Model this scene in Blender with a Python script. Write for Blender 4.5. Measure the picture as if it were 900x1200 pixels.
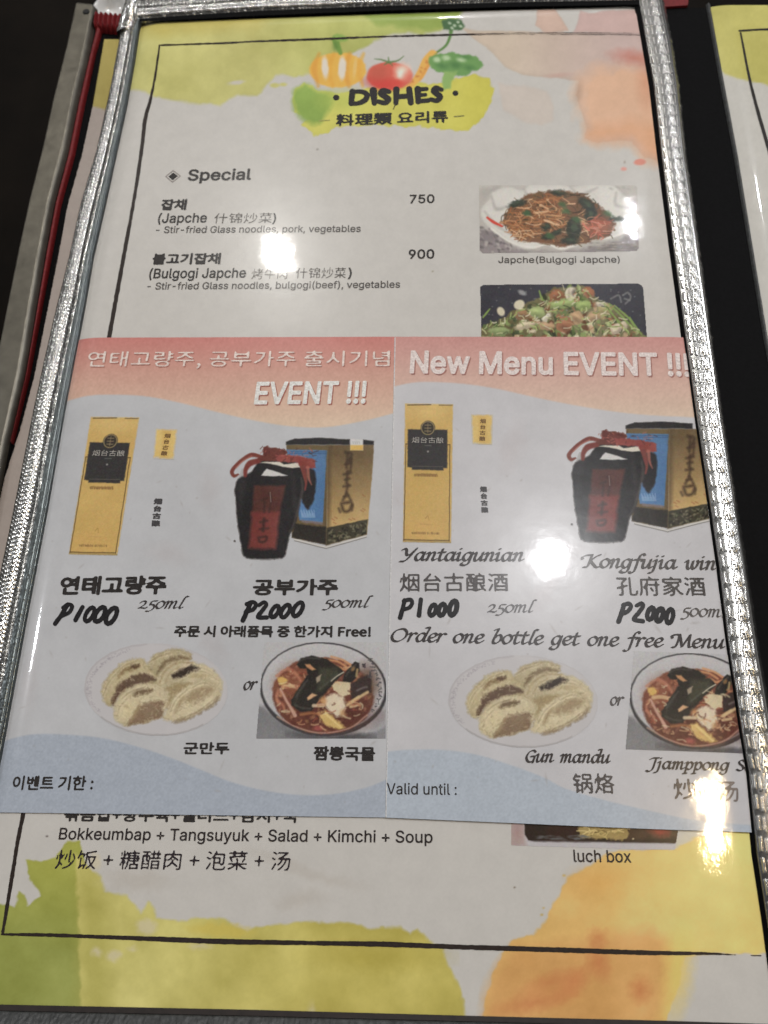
import bpy, math, os
import numpy as np
from mathutils import Matrix

# ------------------------------------------------------------------ scene, camera, light
for o in list(bpy.data.objects):
    bpy.data.objects.remove(o)
SC = bpy.context.scene
COL = SC.collection
SC.view_settings.view_transform = 'Standard'
SC.view_settings.look = 'None'
SC.view_settings.exposure = 0.10
SC.view_settings.gamma = 1.0
SC.render.resolution_x, SC.render.resolution_y = 768, 1024

# The photograph (900 x 1200) gives the pose: the printed border of the page is a rectangle
# BW x BH metres lying in the plane z = 0; its four measured corners fix the camera.
FPX = 1100.0
BW, BH = 0.190, 0.190 * 1.705
CORN = np.array([[187, 53], [752, 38], [878, 1120], [3, 1095]], float)


def homography(src, dst):
    A = []
    for (x, y), (u, v) in zip(src, dst):
        A += [[x, y, 1, 0, 0, 0, -u * x, -u * y, -u], [0, 0, 0, x, y, 1, -v * x, -v * y, -v]]
    return np.linalg.svd(np.array(A))[2][-1].reshape(3, 3)


KM = np.array([[FPX, 0, 450.0], [0, FPX, 600.0], [0, 0, 1]])
HM = homography([(0, 0), (BW, 0), (BW, -BH), (0, -BH)], CORN)
M_ = np.linalg.inv(KM) @ HM
M_ /= (np.linalg.norm(M_[:, 0]) + np.linalg.norm(M_[:, 1])) / 2
if M_[2, 2] < 0:
    M_ = -M_
U_, _, Vt_ = np.linalg.svd(np.stack([M_[:, 0], M_[:, 1], np.cross(M_[:, 0], M_[:, 1])], 1))
RM = U_ @ Vt_
TV = M_[:, 2]
CAMP = -RM.T @ TV


def P(px, py, z=0.0):
    """photo measurement -> point of the horizontal plane at height z (metres)"""
    px = np.asarray(px, float); py = np.asarray(py, float)
    d = np.stack([(px - 450) / FPX, (py - 600) / FPX, np.ones_like(px)], -1) @ RM
    t = (z - CAMP[2]) / d[..., 2]
    return CAMP + d * t[..., None]


def proj(p):
    c = RM @ np.asarray(p) + TV
    return np.array([c[0] / c[2] * FPX + 450, c[1] / c[2] * FPX + 600])


cam = bpy.data.cameras.new("camera")
cam.sensor_fit = 'AUTO'; cam.sensor_width = 36.0
cam.lens = FPX / 1200 * 36
cam.clip_start = 0.01; cam.clip_end = 50
camo = bpy.data.objects.new("camera", cam); COL.objects.link(camo)
mw = np.eye(4); mw[:3, 0] = RM[0]; mw[:3, 1] = -RM[1]; mw[:3, 2] = -RM[2]; mw[:3, 3] = CAMP
camo.matrix_world = Matrix(mw.tolist())
SC.camera = camo
cam.dof.use_dof = True
cam.dof.focus_distance = float((RM @ P(420, 760) + TV)[2])
cam.dof.aperture_fstop = 22.0

W = bpy.data.worlds.new("World"); SC.world = W; W.use_nodes = True
wt = W.node_tree; bg = wt.nodes['Background']
# a dim room: patches of lit ceiling and dark wall
tc = wt.nodes.new('ShaderNodeTexCoord'); wn = wt.nodes.new('ShaderNodeTexNoise')
wn.inputs['Scale'].default_value = 3.2; wn.inputs['Detail'].default_value = 1.5
wr = wt.nodes.new('ShaderNodeValToRGB')
wr.color_ramp.elements[0].position = .47; wr.color_ramp.elements[0].color = (.035, .033, .032, 1)
wr.color_ramp.elements[1].position = .62; wr.color_ramp.elements[1].color = (.60, .59, .57, 1)
wt.links.new(tc.outputs['Generated'], wn.inputs['Vector']); wt.links.new(wn.outputs[0], wr.inputs[0])
sx = wt.nodes.new('ShaderNodeSeparateXYZ'); wt.links.new(tc.outputs['Generated'], sx.inputs[0])
wz = wt.nodes.new('ShaderNodeMapRange'); wz.interpolation_type = 'SMOOTHSTEP'
wz.inputs[1].default_value = .60; wz.inputs[2].default_value = .90; wz.inputs[3].default_value = 1.0; wz.inputs[4].default_value = .16
wt.links.new(sx.outputs[2], wz.inputs[0])
wm = wt.nodes.new('ShaderNodeMix'); wm.data_type = 'RGBA'; wm.blend_type = 'MULTIPLY'; wm.inputs[0].default_value = 1
wt.links.new(wr.outputs[0], wm.inputs[6]); wt.links.new(wz.outputs[0], wm.inputs[7])
wt.links.new(wm.outputs[2], bg.inputs[0]); bg.inputs[1].default_value = 0.75


def lamp(px, py, height, power, size, col):
    """ceiling lamp hung where the glossy sheet would mirror it at the measured spot"""
    p = P(px, py); d = p - CAMP; d = d / np.linalg.norm(d); d[2] = -d[2]
    q = p + d * (height / d[2])
    if isinstance(size, tuple):          # tube or window-like fitting
        l = bpy.data.lights.new("ceiling_tube", 'AREA'); l.shape = 'ELLIPSE'
        l.size, l.size_y = size
    else:
        l = bpy.data.lights.new("ceiling_bulb", 'POINT'); l.shadow_soft_size = size
    l.energy = power; l.color = col
    o = bpy.data.objects.new(l.name, l); COL.objects.link(o); o.location = q.tolist()
    return o


LAMPS = [
    (646, 657, 1.7, 34, 0.022, (.98, .985, 1.0)),
    (326, 299, 1.7, 26, 0.018, (1.0, .98, .93)),
    (740, 261, 1.7, 2.2, (.016, .080), (.93, .96, 1.0)),
    (835, 960, 1.7, 3.4, (.018, .150), (1.0, .74, .42)),
    (1250, 300, 1.5, 42, 0.09, (.93, .95, 1.0)),
    (-330, 690, 1.5, 20, 0.07, (.95, .97, 1.0)),
    (530, -260, 1.7, 21, 0.05, (1.0, .98, .97)),
]
for a in LAMPS:
    lamp(*a)


# ------------------------------------------------------------------ helpers
def rng(seed):
    return np.random.default_rng(seed)


def s2l(c):
    c = np.asarray(c, float) / 255.0
    return np.where(c <= 0.04045, c / 12.92, ((c + 0.055) / 1.055) ** 2.4)


KALB = 1.42


def alb(c):
    """print colour as it looks on the sheet (sRGB 0-255) -> reflectance"""
    l = s2l(c)
    y = (l * np.array([.2126, .7152, .0722])).sum(-1, keepdims=True)
    return np.clip((y + (l - y) * .90) * KALB + .003, 0.003, 0.85)


def vnoise(X, Y, wl, seed):
    r = rng(seed); n = 64
    T = r.random((n, n))
    x = X / wl + 1000.37; y = Y / wl + 1000.71
    i = np.floor(x).astype(int); j = np.floor(y).astype(int)
    fx = x - i; fy = y - j
    fx = fx * fx * (3 - 2 * fx); fy = fy * fy * (3 - 2 * fy)
    a = T[j % n, i % n]; b = T[j % n, (i + 1) % n]; c = T[(j + 1) % n, i % n]; d = T[(j + 1) % n, (i + 1) % n]
    return (a + (b - a) * fx + (c - a) * fy + (a - b - c + d) * fx * fy) * 2 - 1


def fbm(X, Y, wl, seed, oct=3):
    s = 0; a = 1.0; t = 0
    for k in range(oct):
        s = s + a * vnoise(X, Y, wl / 2 ** k, seed + 17 * k); t += a; a *= .55
    return s / t


def crom(pts, n=10, closed=False):
    p = np.asarray(pts, float)
    if len(p) < 3:
        t = np.linspace(0, 1, n * 2)[:, None]
        return p[0] * (1 - t) + p[-1] * t
    q = np.vstack([p[-1], p, p[0], p[1]]) if closed else np.vstack([2 * p[0] - p[1], p, 2 * p[-1] - p[-2]])
    out = []
    for i in range(1, len(q) - 2):
        t = np.linspace(0, 1, n, endpoint=False)[:, None]
        a, b, c, d = q[i - 1], q[i], q[i + 1], q[i + 2]
        out.append(.5 * (2 * b + (c - a) * t + (2 * a - 5 * b + 4 * c - d) * t ** 2 + (3 * b - a - 3 * c + d) * t ** 3))
    if not closed:
        out.append(q[-2][None])
    return np.vstack(out)


def segdist(X, Y, a, b):
    dx, dy = b[0] - a[0], b[1] - a[1]
    L = dx * dx + dy * dy + 1e-12
    t = np.clip(((X - a[0]) * dx + (Y - a[1]) * dy) / L, 0, 1)
    return np.hypot(X - a[0] - t * dx, Y - a[1] - t * dy), t


def polysdf(X, Y, pts):
    pts = np.asarray(pts, float)
    D = np.full(X.shape, 1e9); ins = np.zeros(X.shape, bool)
    for k in range(len(pts)):
        a, b = pts[k], pts[(k + 1) % len(pts)]
        d, _ = segdist(X, Y, a, b); D = np.minimum(D, d)
        c = (a[1] > Y) != (b[1] > Y)
        xi = a[0] + (Y - a[1]) * (b[0] - a[0]) / ((b[1] - a[1]) if b[1] != a[1] else 1e-9)
        ins ^= c & (X < xi)
    return np.where(ins, -D, D)


# page sheets dip into the binding along their edges: one height function for everything printed on them
EDGE_L = np.array([[165, 22], [149, 120], [123, 240], [99, 360], [76, 480], [55, 600], [32, 720], [0, 897], [-60, 1200]], float)
EDGE_R = np.array([[746, -5], [756, 50], [774, 180], [789, 290], [803, 390], [817, 500], [840, 680], [853, 760], [868, 860], [876, 910], [885, 1000], [900, 1110], [913, 1205]], float)
EDGE_T = np.array([[165, 24], [300, 19], [450, 14], [600, 9], [748, 6]], float)


def edge_x(E, py):
    return np.interp(py, E[:, 1], E[:, 0])


def dip(px, py):
    dl = np.maximum(px - edge_x(EDGE_L, py), -4); dr = np.maximum(edge_x(EDGE_R, py) - px, -4)
    dt = np.maximum(py - np.interp(px, EDGE_T[:, 0], EDGE_T[:, 1]), -4)
    z = -0.0012 * np.clip(1 - dl / 26, 0, 1.2) ** 2 - 0.0004 * np.clip(1 - dr / 24, 0, 1.2) ** 2
    return z - 0.0010 * np.clip(1 - dt / 12, 0, 1.3) ** 2


def place(px, py, z, bend=True):
    px = np.asarray(px, float); py = np.asarray(py, float)
    v = P(px, py, z)
    if bend:
        v[..., 2] += dip(px, py)
    return v


def mesh_obj(name, V, F, mat, parent=None, col=None, smooth=False):
    me = bpy.data.meshes.new(name)
    V = np.asarray(V, np.float32).reshape(-1, 3)
    if isinstance(F, np.ndarray):
        k = F.shape[1]
        me.vertices.add(len(V)); me.vertices.foreach_set('co', V.ravel())
        me.loops.add(F.size); me.loops.foreach_set('vertex_index', F.astype(np.int32).ravel())
        me.polygons.add(len(F)); me.polygons.foreach_set('loop_start', np.arange(0, F.size, k, dtype=np.int32))
        me.update(calc_edges=True)
    else:
        me.from_pydata(V.tolist(), [], F)
        me.update()
    if col is not None:
        ca = me.color_attributes.new('Col', 'FLOAT_COLOR', 'POINT')
        rgba = np.ones((len(V), 4), np.float32); rgba[:, :3] = col
        ca.data.foreach_set('color', rgba.ravel())
    if smooth:
        me.polygons.foreach_set('use_smooth', np.ones(len(me.polygons), bool))
    me.materials.append(mat)
    o = bpy.data.objects.new(name, me); COL.objects.link(o)
    if parent is not None:
        o.parent = parent
    return o


def tag(o, label, cat, group=None, kind=None):
    if label: o['label'] = label
    if cat: o['category'] = cat
    if group: o['group'] = group
    if kind: o['kind'] = kind
    return o


# ------------------------------------------------------------------ materials
def new_mat(name):
    m = bpy.data.materials.new(name); m.use_nodes = True
    nt = m.node_tree
    return m, nt, nt.nodes['Principled BSDF']


def glossy_film(nt, b):
    """the clear pocket sheet pressed on the print: a smooth, slightly rippled coat"""
    geo = nt.nodes.new('ShaderNodeNewGeometry')
    n1 = nt.nodes.new('ShaderNodeTexNoise'); n1.inputs['Scale'].default_value = 75; n1.inputs['Detail'].default_value = 2
    n2 = nt.nodes.new('ShaderNodeTexNoise'); n2.inputs['Scale'].default_value = 900; n2.inputs['Detail'].default_value = 3
    for n in (n1, n2):
        nt.links.new(geo.outputs['Position'], n.inputs['Vector'])
    b1 = nt.nodes.new('ShaderNodeBump'); b1.inputs['Strength'].default_value = .5; b1.inputs['Distance'].default_value = .00012
    b2 = nt.nodes.new('ShaderNodeBump'); b2.inputs['Strength'].default_value = .5; b2.inputs['Distance'].default_value = .000009
    nt.links.new(n1.outputs[0], b1.inputs['Height']); nt.links.new(n2.outputs[0], b2.inputs['Height'])
    nt.links.new(b1.outputs[0], b2.inputs['Normal'])
    nt.links.new(b2.outputs[0], b.inputs['Coat Normal'])
    nt.links.new(b2.outputs[0], b.inputs['Normal'])
    b.inputs['Coat Weight'].default_value = 1.0
    b.inputs['Coat Roughness'].default_value = .038
    b.inputs['Coat IOR'].default_value = 1.5
    b.inputs['Roughness'].default_value = .22
    b.inputs['Specular IOR Level'].default_value = .12


def paper_mat():
    m, nt, b = new_mat("printed_paper")
    a = nt.nodes.new('ShaderNodeVertexColor'); a.layer_name = 'Col'
    geo = nt.nodes.new('ShaderNodeNewGeometry')
    n = nt.nodes.new('ShaderNodeTexNoise'); n.inputs['Scale'].default_value = 160; n.inputs['Detail'].default_value = 5
    nt.links.new(geo.outputs['Position'], n.inputs['Vector'])
    r = nt.nodes.new('ShaderNodeMapRange'); r.inputs[1].default_value = .3; r.inputs[2].default_value = .7
    r.inputs[3].default_value = .97; r.inputs[4].default_value = 1.03
    nt.links.new(n.outputs[0], r.inputs[0])
    mx = nt.nodes.new('ShaderNodeMix'); mx.data_type = 'RGBA'; mx.blend_type = 'MULTIPLY'; mx.inputs[0].default_value = 1
    nt.links.new(a.outputs[0], mx.inputs[6]); nt.links.new(r.outputs[0], mx.inputs[7])
    nt.links.new(mx.outputs[2], b.inputs['Base Color'])
    glossy_film(nt, b)
    return m


PAPER = paper_mat()
_inks = {}


def ink(c):
    if c not in _inks:
        m, nt, b = new_mat("printing_ink")
        geo = nt.nodes.new('ShaderNodeNewGeometry')
        n = nt.nodes.new('ShaderNodeTexNoise'); n.inputs['Scale'].default_value = 1500; n.inputs['Detail'].default_value = 2
        nt.links.new(geo.outputs['Position'], n.inputs['Vector'])
        cr = nt.nodes.new('ShaderNodeValToRGB')
        a = alb(c)
        cr.color_ramp.elements[0].position = .3; cr.color_ramp.elements[1].position = .75
        cr.color_ramp.elements[0].color = (*(a * .8), 1); cr.color_ramp.elements[1].color = (*(np.clip(a * 1.25, 0, 1)), 1)
        nt.links.new(n.outputs[0], cr.inputs[0]); nt.links.new(cr.outputs[0], b.inputs['Base Color'])
        glossy_film(nt, b)
        _inks[c] = m
    return _inks[c]


def simple_mat(name, c, rough=.5, metal=0.0, var=.15, scale=300, bump=0.0, spec=.5, coat=0.0):
    m, nt, b = new_mat(name)
    geo = nt.nodes.new('ShaderNodeNewGeometry')
    n = nt.nodes.new('ShaderNodeTexNoise'); n.inputs['Scale'].default_value = scale; n.inputs['Detail'].default_value = 4
    nt.links.new(geo.outputs['Position'], n.inputs['Vector'])
    cr = nt.nodes.new('ShaderNodeValToRGB'); c = np.asarray(c, float)
    cr.color_ramp.elements[0].position = .3; cr.color_ramp.elements[1].position = .7
    cr.color_ramp.elements[0].color = (*(c * (1 - var)), 1); cr.color_ramp.elements[1].color = (*np.clip(c * (1 + var), 0, 1), 1)
    nt.links.new(n.outputs[0], cr.inputs[0]); nt.links.new(cr.outputs[0], b.inputs['Base Color'])
    b.inputs['Roughness'].default_value = rough; b.inputs['Metallic'].default_value = metal
    b.inputs['Specular IOR Level'].default_value = spec; b.inputs['Coat Weight'].default_value = coat
    if bump:
        bp = nt.nodes.new('ShaderNodeBump'); bp.inputs['Strength'].default_value = 1; bp.inputs['Distance'].default_value = bump
        nt.links.new(n.outputs[0], bp.inputs['Height']); nt.links.new(bp.outputs[0], b.inputs['Normal'])
    return m


SILVER = simple_mat("embossed_silver", (.80, .79, .76), .14, 1.0, .06, 500)
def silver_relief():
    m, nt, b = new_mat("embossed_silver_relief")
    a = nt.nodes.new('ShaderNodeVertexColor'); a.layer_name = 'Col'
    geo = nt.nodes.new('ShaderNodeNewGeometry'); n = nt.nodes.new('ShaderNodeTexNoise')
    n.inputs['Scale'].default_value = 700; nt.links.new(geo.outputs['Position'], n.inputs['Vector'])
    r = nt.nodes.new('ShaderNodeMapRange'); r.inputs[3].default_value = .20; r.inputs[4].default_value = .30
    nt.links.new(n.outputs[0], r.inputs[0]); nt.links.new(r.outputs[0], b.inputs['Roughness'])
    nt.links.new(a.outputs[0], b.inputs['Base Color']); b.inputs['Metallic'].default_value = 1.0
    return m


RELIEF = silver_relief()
GREYMETAL = simple_mat("dull_grey_metal", (.13, .145, .145), .35, 1.0, .12, 350)
STEEL = simple_mat("brushed_steel", (.165, .152, .125), .42, 1.0, .14, 180, .00004)
BLACK = simple_mat("black_leatherette", (.0022, .0022, .0026), .6, 0, .3, 900, .00003, .06)
DARKCARD = simple_mat("dark_brown_card", (.020, .014, .012), .6, 0, .3, 400, 0, .3)
GREYVINYL = simple_mat("dark_grey_vinyl", (.045, .047, .048), .45, 0, .35, 700, .0001, .4)
RED = simple_mat("red_cloth_tape", (.17, .010, .012), .55, 0, .25, 900, .00005, .3)
THREAD = simple_mat("pale_thread", (.45, .43, .36), .7, 0, .2, 900)
HOLE = simple_mat("stitch_hole", (.015, .015, .015), .8, 0, .2, 900)
TABLE = simple_mat("dark_wood_table", (.0055, .0038, .0026), .45, 0, .35, 40, .00005, .05)
WHITEGLAZE = simple_mat("white_glaze", (.75, .75, .74), .15, 0, .03, 60, 0, .5, .5)


# ------------------------------------------------------------------ painted prints (per-vertex colour)
class Canvas:
    def __init__(s, xs, ys, base):
        s.xs, s.ys = np.asarray(xs, float), np.asarray(ys, float)
        s.X, s.Y = np.meshgrid(s.xs, s.ys)
        s.C = np.zeros(s.X.shape + (3,)); s.C[:] = base
        s.I = np.zeros(s.X.shape, np.int16); s.M = np.ones(s.X.shape, bool); s.T = np.zeros(s.X.shape, bool)

    def win(s, x0, y0, x1, y1):
        i0 = np.searchsorted(s.xs, x0); i1 = np.searchsorted(s.xs, x1)
        j0 = np.searchsorted(s.ys, y0); j1 = np.searchsorted(s.ys, y1)
        return slice(j0, j1), slice(i0, i1)

    def put(s, w, A, col, id=None):
        c = np.asarray(col, float)
        s.C[w] = s.C[w] * (1 - A[..., None]) + c * A[..., None]
        s.T[w] |= A > .06
        if id is not None:
            s.I[w] = np.where(A > .5, id, s.I[w])

    def poly(s, pts, col, e=.8, wob=0, wl=8, a=1.0, id=None, seed=1, smooth=False, grad=None, rim=0, mott=0):
        pts = np.asarray(pts, float)
        if smooth: pts = crom(pts, 6, True)
        m = e * 3 + wob * 2 + 1
        w = s.win(pts[:, 0].min() - m, pts[:, 1].min() - m, pts[:, 0].max() + m, pts[:, 1].max() + m)
        X, Y = s.X[w], s.Y[w]
        if X.size == 0: return
        if wob:
            d = polysdf(X + fbm(X, Y, wl, seed) * wob, Y + fbm(X, Y, wl, seed + 5) * wob, pts)
        else:
            d = polysdf(X, Y, pts)
        A = np.clip(.5 - d / (2 * e), 0, 1) * a
        c = np.asarray(col, float)
        if grad is not None:            # grad = (colour2, (xa,ya),(xb,yb))
            c2, pa, pb = grad
            dx, dy = pb[0] - pa[0], pb[1] - pa[1]
            t = np.clip(((X - pa[0]) * dx + (Y - pa[1]) * dy) / (dx * dx + dy * dy), 0, 1)[..., None]
            c = c * (1 - t) + np.asarray(c2, float) * t
        if mott:
            c = c + (fbm(X, Y, 45, seed + 9, 4) * mott)[..., None]
        if rim:
            c = c - (rim * np.exp(-(np.maximum(-d, 0) / 2.5)))[..., None]
        s.put(w, A, c, id)

    def ell(s, cx, cy, rx, ry, col, rot=0, e=.8, wob=0, wl=6, a=1., id=None, seed=1):
        m = max(rx, ry) + e * 3 + wob + 1
        w = s.win(cx - m, cy - m, cx + m, cy + m); X, Y = s.X[w], s.Y[w]
        if X.size == 0: return
        if wob:
            X, Y = X + fbm(X, Y, wl, seed) * wob, Y + fbm(X, Y, wl, seed + 5) * wob
        ca, sa = math.cos(math.radians(rot)), math.sin(math.radians(rot))
        u = ((X - cx) * ca + (Y - cy) * sa) / rx; v = (-(X - cx) * sa + (Y - cy) * ca) / ry
        r = np.hypot(u, v)
        A = np.clip(.5 - (r - 1) * min(rx, ry) / (2 * e), 0, 1) * a
        s.put(w, A, col, id)

    def stroke(s, pts, wd, col, e=.6, a=1., id=None, sm=True, wob=0, seed=3):
        p = crom(pts, 5) if sm else np.asarray(pts, float)
        wd = np.atleast_1d(np.asarray(wd, float))
        ws = np.interp(np.linspace(0, 1, len(p)), np.linspace(0, 1, len(wd)), wd) / 2
        m = ws.max() + e * 2 + 1 + wob
        w = s.win(p[:, 0].min() - m, p[:, 1].min() - m, p[:, 0].max() + m, p[:, 1].max() + m)
        X, Y = s.X[w], s.Y[w]
        if X.size == 0: return
        if wob: X, Y = X + fbm(X, Y, 6, seed) * wob, Y + fbm(X, Y, 6, seed + 5) * wob
        D = np.full(X.shape, 1e9)
        for k in range(len(p) - 1):
            d, t = segdist(X, Y, p[k], p[k + 1])
            D = np.minimum(D, d - (ws[k] * (1 - t) + ws[k + 1] * t))
        s.put(w, np.clip(.5 - D / (2 * e), 0, 1) * a, col, id)

    def grain(s, amp, wl=1.2, seed=7, ids=None, chroma=0):
        n = fbm(s.X, s.Y, wl, seed, 2)[..., None] * amp
        if chroma:
            n = n + np.stack([fbm(s.X, s.Y, wl * 2, seed + k, 2) for k in (31, 47, 59)], -1) * chroma
        if ids is not None: n = n * np.isin(s.I, ids)[..., None]
        s.C = s.C + n

    def emit(s, name, parent, z, names=None, fn=None, mat=None, bend=True, snap=None):
        """one mesh per id; id 0 is the part itself, the others are its pieces"""
        ny, nx = s.X.shape
        if snap is not None:
            V = place(*snap(s.X, s.Y), z, bend)
        elif fn is None:
            V = place(s.X, s.Y, z, bend)
        else:
            qx, qy = fn(s.X, s.Y); V = place(qx, qy, z, bend)
        V = V.reshape(-1, 3); C = alb(np.clip(s.C, 0, 255)).reshape(-1, 3)
        idx = np.arange(ny * nx).reshape(ny, nx)
        Q = np.stack([idx[1:, :-1], idx[1:, 1:], idx[:-1, 1:], idx[:-1, :-1]], -1).reshape(-1, 4)
        ok = (s.M[1:, :-1] & s.M[1:, 1:] & s.M[:-1, 1:] & s.M[:-1, :-1]).ravel()
        cid = s.I[:-1, :-1].ravel()
        res = {}
        for k in [0] + sorted(set(np.unique(cid).tolist()) - {0}):
            q = Q[ok & (cid == k)]
            if len(q) == 0: continue
            u, inv = np.unique(q, return_inverse=True)
            nm = name if k == 0 else names[k]
            par = parent if k == 0 else res.get(0, parent)
            res[k] = mesh_obj(nm, V[u], inv.reshape(-1, 4), mat or PAPER, par, C[u], True)
        return res


# ------------------------------------------------------------------ marching squares: inked shapes as one clean flat mesh
def march(F, xs, ys):
    """F<0 inside. returns verts (x,y) and faces"""
    ny, nx = F.shape; S = F < 0
    verts = []; faces = []; vid = {}

    def corner(j, i):
        k = (0, j, i)
        if k not in vid: vid[k] = len(verts); verts.append((xs[i], ys[j]))
        return vid[k]

    def edge(j0, i0, j1, i1):
        k = (1, j0, i0, j1, i1)
        if k not in vid:
            a, b = F[j0, i0], F[j1, i1]; t = a / (a - b)
            vid[k] = len(verts)
            verts.append((xs[i0] + (xs[i1] - xs[i0]) * t, ys[j0] + (ys[j1] - ys[j0]) * t))
        return vid[k]
    cnt = S[:-1, :-1].astype(int) + S[:-1, 1:] + S[1:, 1:] + S[1:, :-1]
    for j, i in zip(*np.nonzero((cnt > 0) & (cnt < 4))):
        cs = [(j, i), (j, i + 1), (j + 1, i + 1), (j + 1, i)]
        f = []
        for k in range(4):
            a, b = cs[k], cs[(k + 1) % 4]
            if S[a]: f.append(corner(*a))
            if S[a] != S[b]:
                f.append(edge(*a, *b) if a < b else edge(*b, *a))
        if len(f) >= 3: faces.append(f)
    full = cnt == 4
    for j in range(ny - 1):
        r = full[j]
        if not r.any(): continue
        d = np.diff(np.concatenate([[0], r.astype(int), [0]]))
        for a, b in zip(np.nonzero(d == 1)[0], np.nonzero(d == -1)[0]):
            faces.append([corner(j, a), corner(j, b), corner(j + 1, b), corner(j + 1, a)])
    return np.array(verts, float).reshape(-1, 2), faces


def brush_field(strokes, step, pad=3, wob=0, seed=2):
    """strokes: list of (pts, widths, smooth) in photo px, round brush"""
    pl = []
    for pts, wd, sm in strokes:
        p = crom(pts, 6) if sm else np.asarray(pts, float)
        wd = np.atleast_1d(np.asarray(wd, float))
        pl.append((p, np.interp(np.linspace(0, 1, len(p)), np.linspace(0, 1, len(wd)), wd) / 2))
    al = np.vstack([p for p, _ in pl])
    xs = np.arange(al[:, 0].min() - pad - 4, al[:, 0].max() + pad + 4, step)
    ys = np.arange(al[:, 1].min() - pad - 4, al[:, 1].max() + pad + 4, step)
    X, Y = np.meshgrid(xs, ys)
    N = fbm(X, Y, 5, seed) * wob if wob else 0
    F = np.full(X.shape, 9.0)
    for p, w in pl:
        for k in range(len(p) - 1):
            a, b = p[k], p[k + 1]; m = max(w[k], w[k + 1]) + 3
            i0, i1 = np.searchsorted(xs, [min(a[0], b[0]) - m, max(a[0], b[0]) + m])
            j0, j1 = np.searchsorted(ys, [min(a[1], b[1]) - m, max(a[1], b[1]) + m])
            w_ = (slice(j0, j1), slice(i0, i1))
            d, t = segdist(X[w_], Y[w_], a, b)
            F[w_] = np.minimum(F[w_], d - (w[k] * (1 - t) + w[k + 1] * t))
    return F + N, xs, ys


def brush_part(name, strokes, c, parent, z, step=.5, wob=0, seed=2, bend=True):
    F, xs, ys = brush_field(strokes, step, wob=wob, seed=seed)
    v, f = march(F, xs, ys)
    if not f: return None
    f = [q[::-1] for q in f]
    return mesh_obj(name, place(v[:, 0], v[:, 1], z, bend), f, ink(c), parent)


def poly_field_part(name, polys, holes, c, parent, z, step=.4, bend=True):
    al = np.vstack(polys)
    xs = np.arange(al[:, 0].min() - 2, al[:, 0].max() + 2, step); ys = np.arange(al[:, 1].min() - 2, al[:, 1].max() + 2, step)
    X, Y = np.meshgrid(xs, ys); F = np.full(X.shape, 9.)
    for p in polys: F = np.minimum(F, polysdf(X, Y, p))
    for p in holes: F = np.maximum(F, -polysdf(X, Y, p))
    v, f = march(F + 1e-4, xs, ys)
    return mesh_obj(name, place(v[:, 0], v[:, 1], z, bend), [q[::-1] for q in f], ink(c), parent)


# ------------------------------------------------------------------ type set with Blender's own fonts
def get_font(fn):
    try:
        return bpy.data.fonts.load(os.path.join(bpy.utils.system_resource('DATAFILES'), 'fonts', fn), check_existing=True)
    except Exception:
        return None


SANS = get_font('Inter.woff2')
CJK = get_font('Noto Sans CJK Regular.woff2')


def glyphs(s, bold, font, step=.022):
    """outline of a set line, thickened by `bold` em with a distance field, as one clean flat mesh"""
    cu = bpy.data.curves.new('t', 'FONT'); cu.body = s; cu.size = 1
    if font is not None: cu.font = font
    cu.resolution_u = 3; cu.space_line = .44
    ob = bpy.data.objects.new('t', cu); COL.objects.link(ob)
    bpy.context.view_layer.update()
    ev = ob.evaluated_get(bpy.context.evaluated_depsgraph_get())
    me = ev.to_mesh()
    v = np.empty(len(me.vertices) * 3); me.vertices.foreach_get('co', v); v = v.reshape(-1, 3)[:, :2]
    cnt = {}
    for p in me.polygons:
        q = list(p.vertices)
        for i in range(len(q)):
            k = (min(q[i], q[i - 1]), max(q[i], q[i - 1])); cnt[k] = cnt.get(k, 0) + 1
    E_ = [k for k, n in cnt.items() if n == 1]
    ev.to_mesh_clear()
    bpy.data.objects.remove(ob); bpy.data.curves.remove(cu)
    m = .14
    xs = np.arange(v[:, 0].min() - m, v[:, 0].max() + m, step) + 1e-5; ys = np.arange(v[:, 1].min() - m, v[:, 1].max() + m, step) + 1.3e-5
    X, Y = np.meshgrid(xs, ys); D = np.full(X.shape, m); cross = [[] for _ in ys]
    for i, j in E_:
        a, b = v[i], v[j]
        i0, i1 = np.searchsorted(xs, [min(a[0], b[0]) - m * .7, max(a[0], b[0]) + m * .7])
        j0, j1 = np.searchsorted(ys, [min(a[1], b[1]) - m * .7, max(a[1], b[1]) + m * .7])
        w = (slice(j0, j1), slice(i0, i1))
        D[w] = np.minimum(D[w], segdist(X[w], Y[w], a, b)[0])
        r0, r1 = np.searchsorted(ys, [min(a[1], b[1]), max(a[1], b[1])])
        for r in range(r0, r1):
            cross[r].append(a[0] + (ys[r] - a[1]) * (b[0] - a[0]) / (b[1] - a[1]))
    ins = np.zeros(X.shape, bool)
    for r, c in enumerate(cross):
        if c: ins[r] = np.searchsorted(np.sort(c), xs) % 2 == 1
    F = np.where(ins, -D, D) - bold
    return march(F + 1e-6, xs, ys)


def fit(v, p0, p1, h, z, flush, shear):
    """put a flat shape on the sheet: ink runs from p0 to p1 along the baseline, h photo px above it"""
    v = v.copy()
    if flush: v[:, 1] -= v[:, 1].min()
    v[:, 0] += v[:, 1] * shear
    x0, x1 = v[:, 0].min(), v[:, 0].max(); top = v[:, 1].max()
    A, B = P(*p0), P(*p1); L = np.linalg.norm(B - A); e = (B - A) / L
    n = np.array([-e[1], e[0], 0])
    mid = (A + B) / 2
    pxmm = proj(mid)[1] - proj(mid + n * .001)[1]
    hm = h / pxmm * .001
    w = A + np.outer((v[:, 0] - x0) / (x1 - x0) * L, e) + np.outer(v[:, 1] / top * hm, n)
    q = np.array([proj(p) for p in w])
    return place(q[:, 0], q[:, 1], z)


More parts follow.
